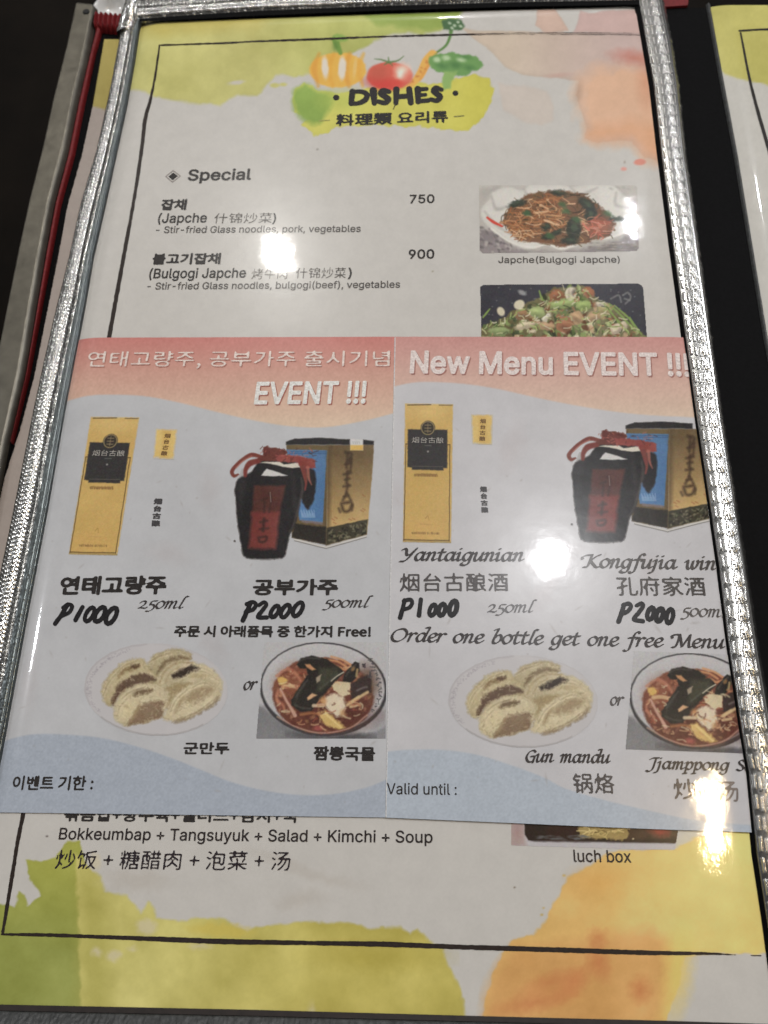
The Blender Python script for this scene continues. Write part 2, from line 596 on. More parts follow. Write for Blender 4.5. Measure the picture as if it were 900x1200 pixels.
def text(name, s, p0, p1, h, c, parent, z, bold=0.0, font=None, flush=False, shear=0.0, shadow=None):
    font = font if font is not None else SANS
    v, f = glyphs(s, bold, font)
    o = mesh_obj(name, fit(v, p0, p1, h, z, flush, shear), f, ink(c), parent)
    if shadow:
        dx, dy, sc = shadow
        mesh_obj('drop_shadow_print', fit(v, (p0[0] + dx, p0[1] + dy), (p1[0] + dx, p1[1] + dy), h, z - .00003, flush, shear), f, ink(sc), o)
    return o


def cjk(name, s, p0, p1, h, c, parent, z, bold=0.0, **k):
    return text(name, s, p0, p1, h, c, parent, z, bold, CJK, True, **k)


# ---- calligraphic italic written with a broad nib
_a = [[(.74, .86), (.5, 1.), (.2, .82), (.04, .42), (.14, .06), (.34, .02), (.58, .32), (.74, .8)]]
GL = {
    'a': (_a + [[(.8, 1.), (.68, .45), (.68, .1), (.82, .04), (.97, .2)]], 1.0),
    'n': ([[(0, .82), (.15, .98), (.2, .8), (.06, .0)], [(.12, .35), (.3, .8), (.52, 1.), (.66, .9), (.62, .55), (.54, .2), (.64, .02), (.86, .18)]], .95),
    'm': ([[(0, .82), (.15, .98), (.2, .8), (.06, .0)], [(.12, .35), (.28, .8), (.46, 1.), (.56, .88), (.52, .5), (.44, .0)], [(.5, .35), (.68, .8), (.88, 1.), (1., .9), (.96, .55), (.9, .2), (1., .02), (1.2, .18)]], 1.3),
    't': ([[(.36, 1.38), (.2, .5), (.18, .12), (.32, .0), (.55, .18)], [(0, .95), (.3, .98), (.62, 1.)]], .66),
    'i': ([[(0, .82), (.15, .98), (.19, .8), (.1, .2), (.2, .0), (.42, .18)], [(.24, 1.42), (.28, 1.4)]], .52),
    'g': (_a + [[(.8, 1.), (.68, .3), (.52, -.35), (.22, -.55), (-.08, -.46), (-.02, -.28)]], .92),
    'u': ([[(0, .82), (.15, .98), (.19, .8), (.1, .25), (.2, .0), (.42, .12), (.66, .6)], [(.78, 1.), (.66, .35), (.7, .02), (.92, .18)]], .97),
    'o': ([[(.48, 1.), (.16, .8), (.03, .4), (.18, .03), (.44, .03), (.72, .38), (.74, .78), (.5, 1.), (.38, .96)]], .86),
    'f': ([[(.98, 1.48), (.86, 1.64), (.64, 1.52), (.48, 1.1), (.3, .2), (.14, -.4), (-.12, -.58), (-.26, -.46)], [(.08, .93), (.4, .97), (.76, .98)]], .74),
    'j': ([[(.05, .84), (.22, .98), (.25, .8), (.1, .0), (-.06, -.45), (-.32, -.52)], [(.3, 1.42), (.34, 1.4)]], .52),
    'w': ([[(0, .82), (.15, .98), (.19, .8), (.15, .22), (.28, .0), (.48, .2), (.64, .92)], [(.64, .92), (.56, .3), (.68, .0), (.9, .25), (1.06, .7), (1., 1.)]], 1.2),
    'e': ([[(.1, .42), (.5, .56), (.66, .84), (.5, 1.), (.2, .84), (.05, .4), (.2, .03), (.45, .04), (.7, .26)]], .76),
    'r': ([[(0, .82), (.15, .98), (.2, .8), (.06, .0)], [(.12, .38), (.34, .84), (.54, 1.), (.72, .88)]], .72),
    'd': (_a + [[(.7, 1.62), (1., 1.62), (.86, 1.), (.69, .3), (.73, .04), (.97, .2)]], 1.0),
    'b': ([[(.12, 1.52), (.34, 1.64), (.42, 1.6), (.22, .9), (.08, .24), (.18, .0), (.44, .05), (.7, .4), (.72, .82), (.5, .98), (.2, .6)]], .86),
    'l': ([[(.7, 1.6), (.52, 1.66), (.42, 1.5), (.3, 1.), (.12, .25), (.2, .0), (.42, .16)]], .5),
    'p': ([[(0, .86), (.2, 1.), (.2, .8), (-.02, -.55)], [(.13, .4), (.38, .88), (.58, 1.), (.76, .72), (.66, .25), (.42, .0), (.12, .1)], [(-.2, -.55), (.16, -.52)]], .9),
    'Y': ([[(-.08, 1.26), (.1, 1.42), (.26, 1.24), (.3, .82), (.46, .62), (.76, .86), (.96, 1.2)], [(1.14, 1.45), (.88, .95), (.55, .32), (.24, -.08), (-.14, -.12)]], 1.1),
    'K': ([[(-.34, .92), (-.36, 1.16), (-.04, 1.36), (.42, 1.42)], [(.46, 1.44), (.32, .75), (.12, .06), (-.18, .0)], [(1.16, 1.44), (.86, 1.28), (.36, .74)], [(.36, .74), (.66, .3), (.92, .0), (1.2, .1)]], 1.22),
    'O': ([[(.78, 1.44), (.32, 1.2), (.08, .6), (.26, .08), (.72, .0), (1.2, .42), (1.32, .98), (1.06, 1.4), (.7, 1.42)]], 1.45),
    'M': ([[(-.22, 1.02), (-.28, 1.3), (.04, 1.42), (.36, 1.4)], [(.38, 1.44), (.26, .7), (.06, .04), (-.2, .0)], [(.38, 1.44), (.62, .06)], [(.62, .06), (1.26, 1.44)], [(1.26, 1.44), (1.18, .5), (1.22, .04), (1.46, .14)]], 1.5),
    'G': ([[(1.04, 1.22), (.8, 1.44), (.36, 1.2), (.1, .6), (.28, .06), (.68, .0), (.92, .3)], [(.58, .66), (.98, .68), (.9, .3), (.84, -.1)]], 1.14),
    'J': ([[(.06, 1.24), (.36, 1.42), (.94, 1.44)], [(.68, 1.42), (.52, .7), (.32, -.1), (-.04, -.4), (-.3, -.28)]], .84),
    'S': ([[(.86, 1.26), (.62, 1.44), (.3, 1.24), (.36, .92), (.66, .62), (.7, .24), (.4, .0), (.04, .16)]], .92),
    '2': ([[(.08, .74), (.3, 1.), (.58, .9), (.56, .58), (.3, .26), (.04, .04)], [(.04, .04), (.36, .08), (.7, .0), (.82, .16)]], .88),
    '5': ([[(.78, 1.02), (.3, .96), (.18, .5)], [(.18, .5), (.48, .5), (.64, .2), (.5, -.18), (.2, -.4), (-.06, -.36)]], .78),
    ' ': ([], .68),
}
GL['0'] = GL['o']
GL['M'] = ([[(x + .24, y) for x, y in q] for q in GL['M'][0]], 1.7)


def script(name, s, p0, p1, xh, c, parent, z, nib=.2, thin=.045, ang=38, shear=.12):
    """p0/p1: start and end of the ink on the baseline; xh: x-height in photo px"""
    segs = []; x = 0
    na = math.radians(ang); nv = np.array([math.cos(na), math.sin(na)]) * nib / 2
    for ch in s:
        st, adv = GL[ch]
        for q in st:
            p = crom(q, 14) + np.array([x, 0])
            segs.append(p)
        x += adv * 1.02
    al = np.vstack(segs); stp = .045
    xs = np.arange(al[:, 0].min() - .3, al[:, 0].max() + .3, stp); ys = np.arange(-.85, 1.95, stp)
    X, Y = np.meshgrid(xs, ys); F = np.full(X.shape, 1.)
    for p in segs:
        for q in p:
            i0, i1 = np.searchsorted(xs, [q[0] - .3, q[0] + .3]); j0, j1 = np.searchsorted(ys, [q[1] - .3, q[1] + .3])
            w = (slice(j0, j1), slice(i0, i1))
            d, _ = segdist(X[w], Y[w], q - nv, q + nv)
            F[w] = np.minimum(F[w], d - thin)
    v, f = march(F + 1e-5, xs, ys)
    top = v[:, 1].max()
    return mesh_obj(name, fit(v, p0, p1, xh * top, z, False, shear), f, ink(c), parent)


# ================================================================== THE PLACE
INK = (46, 43, 42)
Z1, Z2 = .00005, .00010          # print heights above a sheet
ZL = .00035                      # the leaflets lie on the page


def plane_box(name, pts, z0, z1, mat, parent=None):
    """closed slab over a quad given in photo px measured at height z1"""
    top = P([p[0] for p in pts], [p[1] for p in pts], z1)
    bot = top.copy(); bot[:, 2] = z0
    n = len(pts); V = np.vstack([top, bot])
    F = [list(range(n))[::-1], list(range(n, 2 * n))] + [[i, (i + 1) % n, n + (i + 1) % n, n + i] for i in range(n)]
    return mesh_obj(name, V, F, mat, parent)


def strip(name, A, B, n, m, prof, mat, parent, z=0.0, t0=0.0, t1=1.0):
    """embossed band between two edge lines (photo px at height z); prof(s metres, t 0..1) -> height"""
    A = np.asarray(A, float); B = np.asarray(B, float)
    a3 = P(A[:, 0], A[:, 1], z); b3 = P(B[:, 0], B[:, 1], z)

    def res(p, n):
        L = np.concatenate([[0], np.cumsum(np.linalg.norm(np.diff(p, axis=0), axis=1))])
        u = np.linspace(0, 1, n) * L[-1]
        return np.stack([np.interp(u, L, p[:, k]) for k in range(3)], 1), u
    a, ua = res(a3, n); b, ub = res(b3, n)
    t = np.linspace(t0, t1, m)
    V = a[:, None] * (1 - t)[None, :, None] + b[:, None] * t[None, :, None]
    S, T = np.meshgrid((ua + ub) / 2, t, indexing='ij')
    h = prof(S, T); col = None
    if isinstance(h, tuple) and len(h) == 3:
        h, side, relief_shade = h; col = (np.array([.88, .87, .84]) * relief_shade[..., None]).reshape(-1, 3)  # relief shading put into the silver's vertex colour
    elif isinstance(h, tuple):
        h, side = h; relief_shade = None
    else:
        side = None
    if side is not None:
        d = (b - a); d /= np.linalg.norm(d, axis=1)[:, None]
        V = V + d[:, None] * side[..., None]
    V[..., 2] += h
    idx = np.arange(n * m).reshape(n, m)
    Q = np.stack([idx[:-1, :-1], idx[:-1, 1:], idx[1:, 1:], idx[1:, :-1]], -1).reshape(-1, 4)
    # keep the faces up
    p = V.reshape(-1, 3)[Q[len(Q) // 2]]
    if np.cross(p[1] - p[0], p[2] - p[0])[2] < 0: Q = Q[:, ::-1]
    return mesh_obj(name, V, np.ascontiguousarray(Q), mat, parent, col, True)


# ---- table
tz = -.030
v = np.array([[-1.2, -1.2, tz], [1.4, -1.2, tz], [1.4, 1.2, tz], [-1.2, 1.2, tz]])
tag(mesh_obj('table_top', v, [[0, 1, 2, 3]], TABLE), 'dark brown polished table under the open menu', 'table', kind='structure')


def lathe(name, prof, c, mat, n=72):
    V = []; F = []
    for r, z in prof:
        for k in range(n):
            a = 2 * math.pi * k / n; V.append((c[0] + r * math.cos(a), c[1] + r * math.sin(a), c[2] + z))
    for i in range(len(prof) - 1):
        for k in range(n):
            F.append([i * n + k, i * n + (k + 1) % n, (i + 1) * n + (k + 1) % n, (i + 1) * n + k])
    return mesh_obj(name, V, F, mat, None, None, True)


# small round dishes seen at the edges
c = P(136, 27, tz); c[2] = tz
tag(lathe('white_saucer', [(.0, .004), (.0055, .004), (.0065, .006), (.0072, .0085), (.0078, .0085), (.0075, .006), (.006, .0), (.0, .0)][::-1], c, WHITEGLAZE),
    'white round dish rim peeking out behind the red gathered tape', 'saucer')

# ================================================================== LEFT PANEL (lies below the front one)
zl = -.012
root = bpy.data.objects.new('menu_folder', None); COL.objects.link(root)
root.location = P(60, 300, zl).tolist()
tag(root, 'rear left menu folder with plain dull metal edge and red tape', 'menu folder', 'leaves of the open menu')


def adopt(o, r):
    """parent without moving"""
    o.parent = r; o.matrix_parent_inverse = Matrix.Translation(r.location).inverted()


LE_O = [(91, 9), (80, 60), (65, 120), (52, 180), (37, 240), (24, 300), (12, 360), (-4, 440), (-20, 520), (-40, 620), (-60, 720)]
LE_I = [(116, 12), (107, 60), (93, 120), (81, 180), (65, 240), (54, 300), (44, 360), (31, 440), (13, 520), (-6, 620), (-26, 720)]


def prof_steel(S, T):
    n = fbm(S * 4000, T * 30, 14, 3, 3) * .00006
    h = .0030 - .0022 * np.clip((T - .80) / .2, 0, 1) ** 1.5 + n
    h = h - .0030 * np.clip((.06 - T) / .06, 0, 1) ** 2
    L = S.max() - S.min()
    r = .0016
    side = np.zeros_like(S)
    k = np.clip(1 - S / r, 0, 1)
    side = (0.5 - T) * .0022 * k ** 2
    return h - .003 * (S <= 1e-9), side


o = strip('metal_edge', LE_O, LE_I, 500, 40, prof_steel, STEEL, None, zl); adopt(o, root)
pv = lathe('rivet_hole', [(.0, .0005), (.0011, .0005), (.0015, .0002), (.0017, -.001)], [0, 0, 0], HOLE, 24)
pc = P(101, 14, zl + .003)
pv.location = pc.tolist(); adopt(pv, root)
o['label'] = 'plain dull grey metal strip'


def off(L, d):
    return [(x + d, y) for x, y in L]


def prof_round(hh):
    return lambda S, T: hh * np.sqrt(np.clip(1 - (2 * T - 1) ** 2, 0, 1)) + fbm(S * 3000, T * 6, 3, 8) * .00012 - .001 * ((T < .01) | (T > .99))


RE_A = [(115, 30), (107, 62), (93, 122), (81, 182), (66, 240), (55, 300), (45, 360), (32, 440), (14, 520)]
RE_B = [(119, 38), (112, 62), (99, 122), (87, 182), (71, 240), (60, 300), (49, 360), (34.5, 440), (15, 520)]
o = strip('red_tape', RE_A, RE_B, 400, 12, prof_round(.0016), RED, None, zl); adopt(o, root)
o = strip('red_gather', [(115, 18), (148, 21)], [(112, 37), (144, 40)], 120, 20,
          lambda S, T: .0026 + .0008 * np.sin(S * 2 * math.pi / .0021 + 2 * np.sin(T * 3)) - .004 * (2 * T - 1) ** 8, RED, None, zl)
adopt(o, root); o['label'] = 'gathered red cloth at the top corner'
o = plane_box('backing_board', [(113, 36), (400, 30), (420, 1300), (-160, 1300), (14, 520), (60, 290)], zl - .003, zl - .0008, BLACK); adopt(o, root)
LP = [(122, 46), (109, 120), (96, 180), (79, 240), (68, 300), (56, 360), (40, 440), (24, 500), (5, 560), (-24, 680), (-60, 820)]
xs = np.arange(-60, 330, .7); ys = np.arange(40, 840, 2.0)
cv = Canvas(xs, ys, (156, 145, 138))
cv.poly([(60, 30), (340, 30), (340, 110), (200, 122), (128, 128), (112, 126), (100, 122)], (160, 146, 72), 1.2, 3, 14, mott=14)
cv.grain(3, 3)
LPA = np.array(LP, float)
cv.M = (cv.X > np.interp(cv.Y, LPA[:, 1], LPA[:, 0])) & (cv.Y > 45)


def at_height(z):
    def f(name, cvs, names=None):
        V = P(cvs.X, cvs.Y, z)
        ny, nx = cvs.X.shape; idx = np.arange(ny * nx).reshape(ny, nx)
        Q = np.stack([idx[1:, :-1], idx[1:, 1:], idx[:-1, 1:], idx[:-1, :-1]], -1).reshape(-1, 4)
        ok = (cvs.M[1:, :-1] & cvs.M[1:, 1:] & cvs.M[:-1, 1:] & cvs.M[:-1, :-1]).ravel()
        Q = Q[ok]; u, inv = np.unique(Q, return_inverse=True)
        return mesh_obj(name, V.reshape(-1, 3)[u], inv.reshape(-1, 4), PAPER, None, alb(np.clip(cvs.C, 0, 255)).reshape(-1, 3)[u], True)
    return f


tag(at_height(zl - .0004)('menu_page', cv), 'menu page sliver with yellow top between left metal edge and silver piping', 'menu page', 'menu pages in their pockets')

# ================================================================== RIGHT PANEL
zr = -.006
root = bpy.data.objects.new('menu_folder', None); COL.objects.link(root); root.location = P(850, 300, zr).tolist()
tag(root, 'right menu folder with wide black border cut off by the photo edge', 'menu folder', 'leaves of the open menu')
o = plane_box('backing_board', [(770, 9), (832, 9), (1250, 6), (1500, 1250), (860, 1250)], zr - .004, zr, BLACK); adopt(o, root)
o = plane_box('red_tape', [(776, -6), (807, -3), (806, 6), (776, 8)], zr - .003, zr + .001, RED); adopt(o, root)
# raised welt along the pocket
WE = [(832, 6), (847, 90), (864, 180), (882, 290), (900, 400), (921, 510), (1020, 1050)]
o = strip('pocket_welt', [(x - 5, y) for x, y in WE], [(x + .5, y) for x, y in WE],
          300, 10, lambda S, T: .0009 * np.sin(np.pi * T) + .0001, GREYVINYL, None, zr); adopt(o, root)
xs = np.arange(826, 1010, .7); ys = np.arange(6, 560, 2.0)
cv = Canvas(xs, ys, (178, 176, 170))
cv.poly([(820, 0), (1015, 0), (1015, 96), (960, 104), (905, 100), (888, 97), (865, 90), (850, 84), (838, 70)], (176, 170, 88), 1.2, 2.5, 14, mott=12)
cv.grain(3, 3)
RPA = np.array([(6, 832), (90, 847), (180, 864), (290, 882), (400, 900), (510, 921), (600, 938)], float)
cv.M = cv.X > np.interp(cv.Y, RPA[:, 0], RPA[:, 1])
pg = at_height(zr + .0014)('menu_page', cv)
# the film turns over the welt: page edge rolls down
me = pg.data; co = np.empty(len(me.vertices) * 3, np.float32); me.vertices.foreach_get('co', co); co = co.reshape(-1, 3)
q = np.array([proj(p) for p in co]); dd = q[:, 0] - np.interp(q[:, 1], RPA[:, 0], RPA[:, 1])
co[:, 2] -= (0.0010 * np.clip(1 - dd / 26, 0, 1.2) ** 2).astype(np.float32); me.vertices.foreach_set('co', co.ravel()); me.update()
tag(pg, 'menu page with yellow wash corner beyond the black border', 'menu page', 'menu pages in their pockets')
for ln in (([(866.5, 36), (905, 34), (1000, 32)], [2.2, 2.4, 2.6], True), ([(868, 38.5), (878, 90), (888, 130), (905, 190), (930, 290), (960, 420)], [2.2, 3, 4, 4.5, 5, 5], True)):
    F, bx, by = brush_field([ln], .6, wob=.25)
    v, f = march(F, bx, by)
    mesh_obj('ruled_line', P(v[:, 0], v[:, 1], zr + .0015), [k[::-1] for k in f], ink(INK), pg)

# ================================================================== FRONT PANEL
root = bpy.data.objects.new('menu_folder', None); COL.objects.link(root); root.location = P(440, 620, -.004).tolist()
tag(root, 'front menu folder bound all round in embossed silver piping', 'menu folder', 'leaves of the open menu')
o = plane_box('backing_board', [(150, 8), (765, -3), (925, 1225), (-95, 1225), (20, 600)], -.0052, -.0024, BLACK); adopt(o, root)

LO = [(150, 6), (138, 60), (127, 120), (113, 180), (95, 240), (82, 300), (67, 360), (53, 420), (40, 480), (16, 600), (-9, 720), (-38, 860), (-66, 1000), (-112, 1235)]
LI = [(165, 22), (158, 70), (149, 120), (136, 180), (123, 240), (109, 300), (99, 360), (87.5, 420), (76, 480), (55, 600), (32, 720), (6, 860), (-21, 1000), (-66, 1235)]


def glint(S, T, w, seed, amp):
    """crumpled foil: sharp little facets"""
    a = vnoise(S * 1000, T * w / 8, .95, seed); b = vnoise(S * 1000, T * w / 8, .5, seed + 3)
    return amp * (1.0 * np.abs(a) + .7 * np.abs(b))


def beads(S, T, width, per, amp, seed):
    """rows of little pressed domes, no two quite alike"""
    tb = rng(seed).random((97, 89, 3))
    v = T * width / per; j = np.floor(v).astype(int)
    u = S * 1000 / per + .5 * (j % 2); i = np.floor(u).astype(int)
    q = tb[i % 97, j % 89]
    x = u - i - .5 + (q[..., 0] - .5) * .16; y = v - j - .5 + (q[..., 1] - .5) * .12
    r2 = (x * x + y * y) / (.19 + .05 * q[..., 2])
    return amp * (.45 + .9 * q[..., 2]) * np.sqrt(np.clip(1 - r2, 0, 1))


def prof_left(S, T):
    tt = np.clip(T / .66, 0, 1)
    h = .0024 * np.sqrt(np.clip(1 - (2 * tt - 1) ** 2, 0, 1)) * (T < .66)
    bd = beads(S, T, 9.0, 1.4, .00026, 5)
    h = h + bd * (T < .64) + glint(S, T, 60, 5, .00003) * (T < .66)
    # stitched furrow, then the flat welt beside the pocket
    flat = .0009 - .0006 * np.clip((T - .86) / .14, 0, 1)
    h = np.where(T >= .66, flat + glint(S, T, 60, 11, .00010), h)
    h = np.where((T > .90) & (T < .95), .0011, h)
    return h - .0028 * ((T < .012) | (T > .985)), np.zeros_like(h), .38 + .62 * np.clip((bd - .00011) / .00012, 0, 1)  # glints painted in: bead tops bright, gaps between them dark


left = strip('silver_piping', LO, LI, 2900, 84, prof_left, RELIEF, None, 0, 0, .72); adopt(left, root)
left['label'] = 'crumpled silver foil piping'
wl = strip('stitched_welt', LO, LI, 1500, 30, prof_left, GREYMETAL, None, 0, .715, 1.0); adopt(wl, root)
# stitching along the furrow
A = np.array(LO, float); B = np.array(LI, float); mid = A + (B - A) * .70
m3 = P(mid[:, 0], mid[:, 1], .0010)
L = np.concatenate([[0], np.cumsum(np.linalg.norm(np.diff(m3, axis=0), axis=1))])
V = []; F = []; V2 = []; F2 = []
s_ = .004; k = 0; r_ = rng(4)
while s_ < L[-1] - .004:
    def at(s): return np.array([np.interp(s, L, m3[:, q]) for q in range(3)])
    a, b = at(s_), at(s_ + .0030); d = (b - a) / np.linalg.norm(b - a); n = np.array([-d[1], d[0], 0])
    base = len(V); ws = [.0001, .00034, .0004, .00034, .0001]
    for i, w in enumerate(ws):
        c = a + (b - a) * i / 4
        V += [c + n * w, c + np.array([0, 0, .0003 * (w > .0001)]), c - n * w]
    for i in range(4):
        F += [[base + 3 * i, base + 3 * i + 1, base + 3 * i + 4, base + 3 * i + 3][::-1], [base + 3 * i + 1, base + 3 * i + 2, base + 3 * i + 5, base + 3 * i + 4][::-1]]
    c = at(s_ + .0037) - n * (-.0003); base = len(V2)
    rr = .00060 + .0002 * r_.random()
    for i in range(8):
        t = i * math.pi / 4; V2.append(c + d * math.cos(t) * rr * 1.4 + n * math.sin(t) * rr + np.array([0, 0, .0011]))
    F2.append(list(range(base, base + 8)))
    s_ += .0044
o = mesh_obj('stitching', V, F, THREAD); adopt(o, root); o.parent = wl; o.matrix_parent_inverse = Matrix.Translation(root.location).inverted()
o2 = mesh_obj('needle_holes', V2, F2, HOLE); o2.parent = wl; o2.matrix_parent_inverse = Matrix.Translation(root.location).inverted()
wl['label'] = 'flat grey welt with pale stitching'

RI = [(748, 4), (756, 50), (765, 100), (774, 180), (788, 290), (803, 400), (817, 500), (841, 660), (853, 760), (868, 860), (876, 905), (885, 1000), (898, 1085), (915, 1215)]
RO = [(779, 2), (789, 50), (797, 100), (805, 180), (821, 290), (836, 400), (850, 500), (876, 660), (891, 760), (908, 860), (917, 905), (931, 1000), (943, 1085), (962, 1215)]


def prof_right(S, T):
    per = .0052; u = (S / per) % 1.0
    def bar(t0, t1, u0, u1):
        return np.clip(np.minimum(np.minimum(T - t0, t1 - T) / .02, np.minimum(u - u0, u1 - u) / .05), 0, 1)
    h = .0012 + .0010 * np.sin(np.pi * np.clip(T, 0, 1)) ** .8
    e = bar(.07, .15, .08, .80) + bar(.22, .30, .18, .92)
    # fan motif: slanting ribs meeting at a point
    x = (T - .36) / .28; y = u
    rib = np.zeros_like(S)
    for (x0, y0, x1, y1) in ((.05, .95, .35, .1), (.35, .1, .95, .9), (.35, .1, .62, .95), (.1, .62, .8, .66), (.7, .2, .95, .9)):
        d, _ = segdist(x, y, (x0, y0), (x1, y1)); rib = np.maximum(rib, np.clip(1 - (d - .06) / .06, 0, 1))
    e = e + rib * ((x > 0) & (x < 1)) + bar(.68, .73, .05, .9)
    h = h + .00046 * np.clip(e, 0, 1) + glint(S, T, 50, 21, .000015)
    k = np.clip((T - .78) / .22, 0, 1)
    h = h - .0017 * k ** 1.6
    h = h - .0022 * (T < .012) - .002 * (T > .99)
    side = k ** 2 * .00030 * fbm(S * 1000, T * 0, 1.6, 5, 2)
    relief_shade = .44 + .56 * np.clip(np.maximum(e, k * 4), 0, 1)  # recess shade painted into the colour, raised bars and rim kept bright
    return h, side, relief_shade


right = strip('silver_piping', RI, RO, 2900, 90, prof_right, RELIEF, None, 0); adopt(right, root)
right['label'] = 'silver piping embossed with dashes and fans'

TO = [(147, 3), (200, 1), (300, -5), (450, -9), (600, -13), (765, -16)]
TI = [(160, 25), (200, 21.5), (300, 15), (450, 9), (600, 5), (765, 1)]


def prof_top(S, T):
    bd = beads(S, T, 9.0, 1.4, .00026, 31)
    h = .0026 * np.sqrt(np.clip(1 - (2 * T - 1) ** 2, 0, 1)) + bd
    h = h + .0004 * (np.abs(T - .55) < .03)
    return h - .003 * ((T < .01) | (T > .99)), np.zeros_like(h), .38 + .62 * np.clip((bd - .00011) / .00012, 0, 1)  # colour imitates sparkle: domes light, hollows dark


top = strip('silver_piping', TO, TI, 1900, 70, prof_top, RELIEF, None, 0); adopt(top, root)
o = strip('inner_shadow_strip', [(158, 24), (300, 14.5), (450, 8.5), (600, 4.5), (752, 2)], [(164, 27), (300, 20), (450, 14), (600, 9.5), (752, 7)], 60, 6,  # dark strip added as the shadow inside the top piping
          lambda S, T: .0008 - .0002 * T, BLACK, None, 0); adopt(o, root)
# the folded corner where left and top piping meet
o = strip('corner_fold', [(148, 2), (143, 18), (137, 41)], [(166, 3), (163, 22), (156, 42)], 60, 30,
          lambda S, T: .0030 * np.sqrt(np.clip(1 - (2 * T - 1) ** 2, 0, 1)) + .0003 * np.sin(S * 3500) * (S > .006) + glint(S, T, 30, 41, .0003) - .003 * ((T < .02) | (T > .98)), SILVER, None, .0004)
adopt(o, root)
BI = [(-70, 1182), (0, 1184), (290, 1190), (600, 1198), (780, 1203), (915, 1208)]
BO = [(-90, 1235), (0, 1237), (290, 1245), (600, 1255), (780, 1262), (930, 1268)]
o = strip('dark_binding', BI, BO, 900, 40, lambda S, T: .0006 + .0022 * np.sin(np.pi * T) + glint(S, T, 40, 51, .0003) - .0012 * (T < .02), GREYVINYL, None, 0); adopt(o, root)
o['label'] = 'dark grey lower binding'
o = strip('brown_lining', [(-70, 1174), (0, 1177), (290, 1183), (600, 1191.5), (780, 1196), (905, 1200)], BI, 100, 6, lambda S, T: .0003 + .0003 * T, DARKCARD, None, 0); adopt(o, root)
# black strip drawn as the shadow gap and dark backing edge beside the right piping
o = strip('pocket_edge_shade', [(x - 5, y) for x, y in RI], [(x + 1, y) for x, y in RI], 200, 8, lambda S, T: -.0004 + .0010 * T, BLACK, None, 0); adopt(o, root)

# ================================================================== FRONT PAGE
xs = np.arange(-70, 920, 1.1)
ys = np.concatenate([np.arange(2, 400, 1.1), np.arange(400, 940, 12), np.arange(940, 1206, 1.1)])
cv = Canvas(xs, ys, (179, 176, 171))
YG = (178, 174, 100)
cv.poly([(140, 10), (545, 5), (530, 33), (500, 36), (495, 41), (480, 36), (460, 39), (440, 46), (400, 72), (370, 84), (345, 90), (325, 88), (315, 97), (300, 112), (280, 111), (265, 117), (258, 124), (215, 121), (180, 114), (157, 104), (130, 95)], YG, 2.0, 4, 16, mott=20, rim=8, grad=((160, 168, 84), (300, 60), (470, 30)))
cv.poly([(140, 15), (330, 8), (300, 34), (200, 40), (150, 42)], (182, 164, 72), 8, 6, 22, .55, mott=8)
cv.poly([(415, 8), (545, 4), (532, 32), (505, 34), (480, 33), (440, 28)], (128, 150, 62), 3, 4, 14, .8, mott=12)
for (x, y, r) in ((322, 100, 4), (332, 99, 3), (309, 91, 3)): cv.ell(x, y, r * 1.4, r * .7, YG, 0, 1)
cv.ell(277, 97, 9, 2.5, (178, 173, 160), -10, 1.2, 1.5)
# peach washes
cv.poly([(630, 5), (650, 5), (658, 22), (667, 36), (640, 39), (627, 30)], (190, 163, 148), 1, 1.6, 10, rim=10, mott=5)
cv.poly([(681, 11), (690, 15), (712, 12), (760, 8), (762, 41), (672, 38)], (186, 158, 152), 1, 1.6, 10, rim=8, mott=6)
cv.poly([(540, 32), (560, 36), (770, 39), (780, 110), (792, 192), (757, 185), (748, 176), (740, 166), (730, 164), (700, 167), (686, 162), (687, 150), (681, 130), (676, 112), (679, 95), (660, 92), (640, 90), (610, 88), (592, 79), (575, 60)], (186, 170, 152), 1, 2, 12, rim=12, mott=8, grad=((180, 158, 152), (600, 60), (730, 60)))
cv.poly([(676, 100), (679, 92), (700, 78), (740, 74), (780, 80), (792, 192), (757, 185), (748, 176), (740, 166), (730, 164), (700, 167), (686, 162), (687, 150), (681, 130)], (204, 162, 130), 12, 7, 12, .9, mott=8)
cv.poly([(686, 150), (740, 140), (790, 150), (792, 192), (757, 185), (740, 166), (700, 167), (686, 162)], (200, 142, 100), 9, 3, 14, .5)
cv.ell(742, 67, 20, 7, (178, 104, 88), 8, 6, 3, a=.7); cv.ell(757, 95, 8, 22, (190, 120, 90), 0, 8, a=.4)
cv.ell(678, 108, 3, 8, (150, 120, 100), 10, 4, a=.5); cv.ell(655, 88, 12, 2, (178, 140, 130), -5, 2, a=.6)
cv.ell(750, 190, 7, 3.6, (196, 122, 104), 0, .8, .8); cv.ell(731, 198, 3.4, 2.2, (200, 140, 128), 0, .8); cv.ell(732, 190, 1.2, 1.6, (150, 140, 130))
cv.poly([(582, 98), (610, 100), (640, 108), (650, 125), (648, 140), (635, 148), (612, 142), (590, 128)], (186, 172, 160), 2, 3, 12, .6, rim=6)
# heading splash and vegetables
cv.poly([(342, 115), (345, 105), (358, 98), (375, 106), (400, 109), (430, 103), (480, 96), (520, 98), (556, 86), (572, 92), (580, 110), (572, 130), (560, 145), (548, 153), (535, 154), (520, 151), (480, 148), (440, 147), (395, 150), (378, 156), (367, 159), (352, 146), (362, 142), (346, 130)], (190, 186, 78), 1, 3.5, 9, mott=14, rim=8, id=1, grad=((186, 180, 62), (420, 120), (560, 125)))
cv.poly([(342, 115), (345, 104), (358, 98), (372, 105), (392, 112), (386, 130), (378, 143), (367, 146), (352, 140), (346, 130)], (118, 150, 58), 4, 3, 8, .9, mott=16, id=1)
cv.ell(400, 118, 22, 12, (160, 172, 66), 0, 9, a=.6)
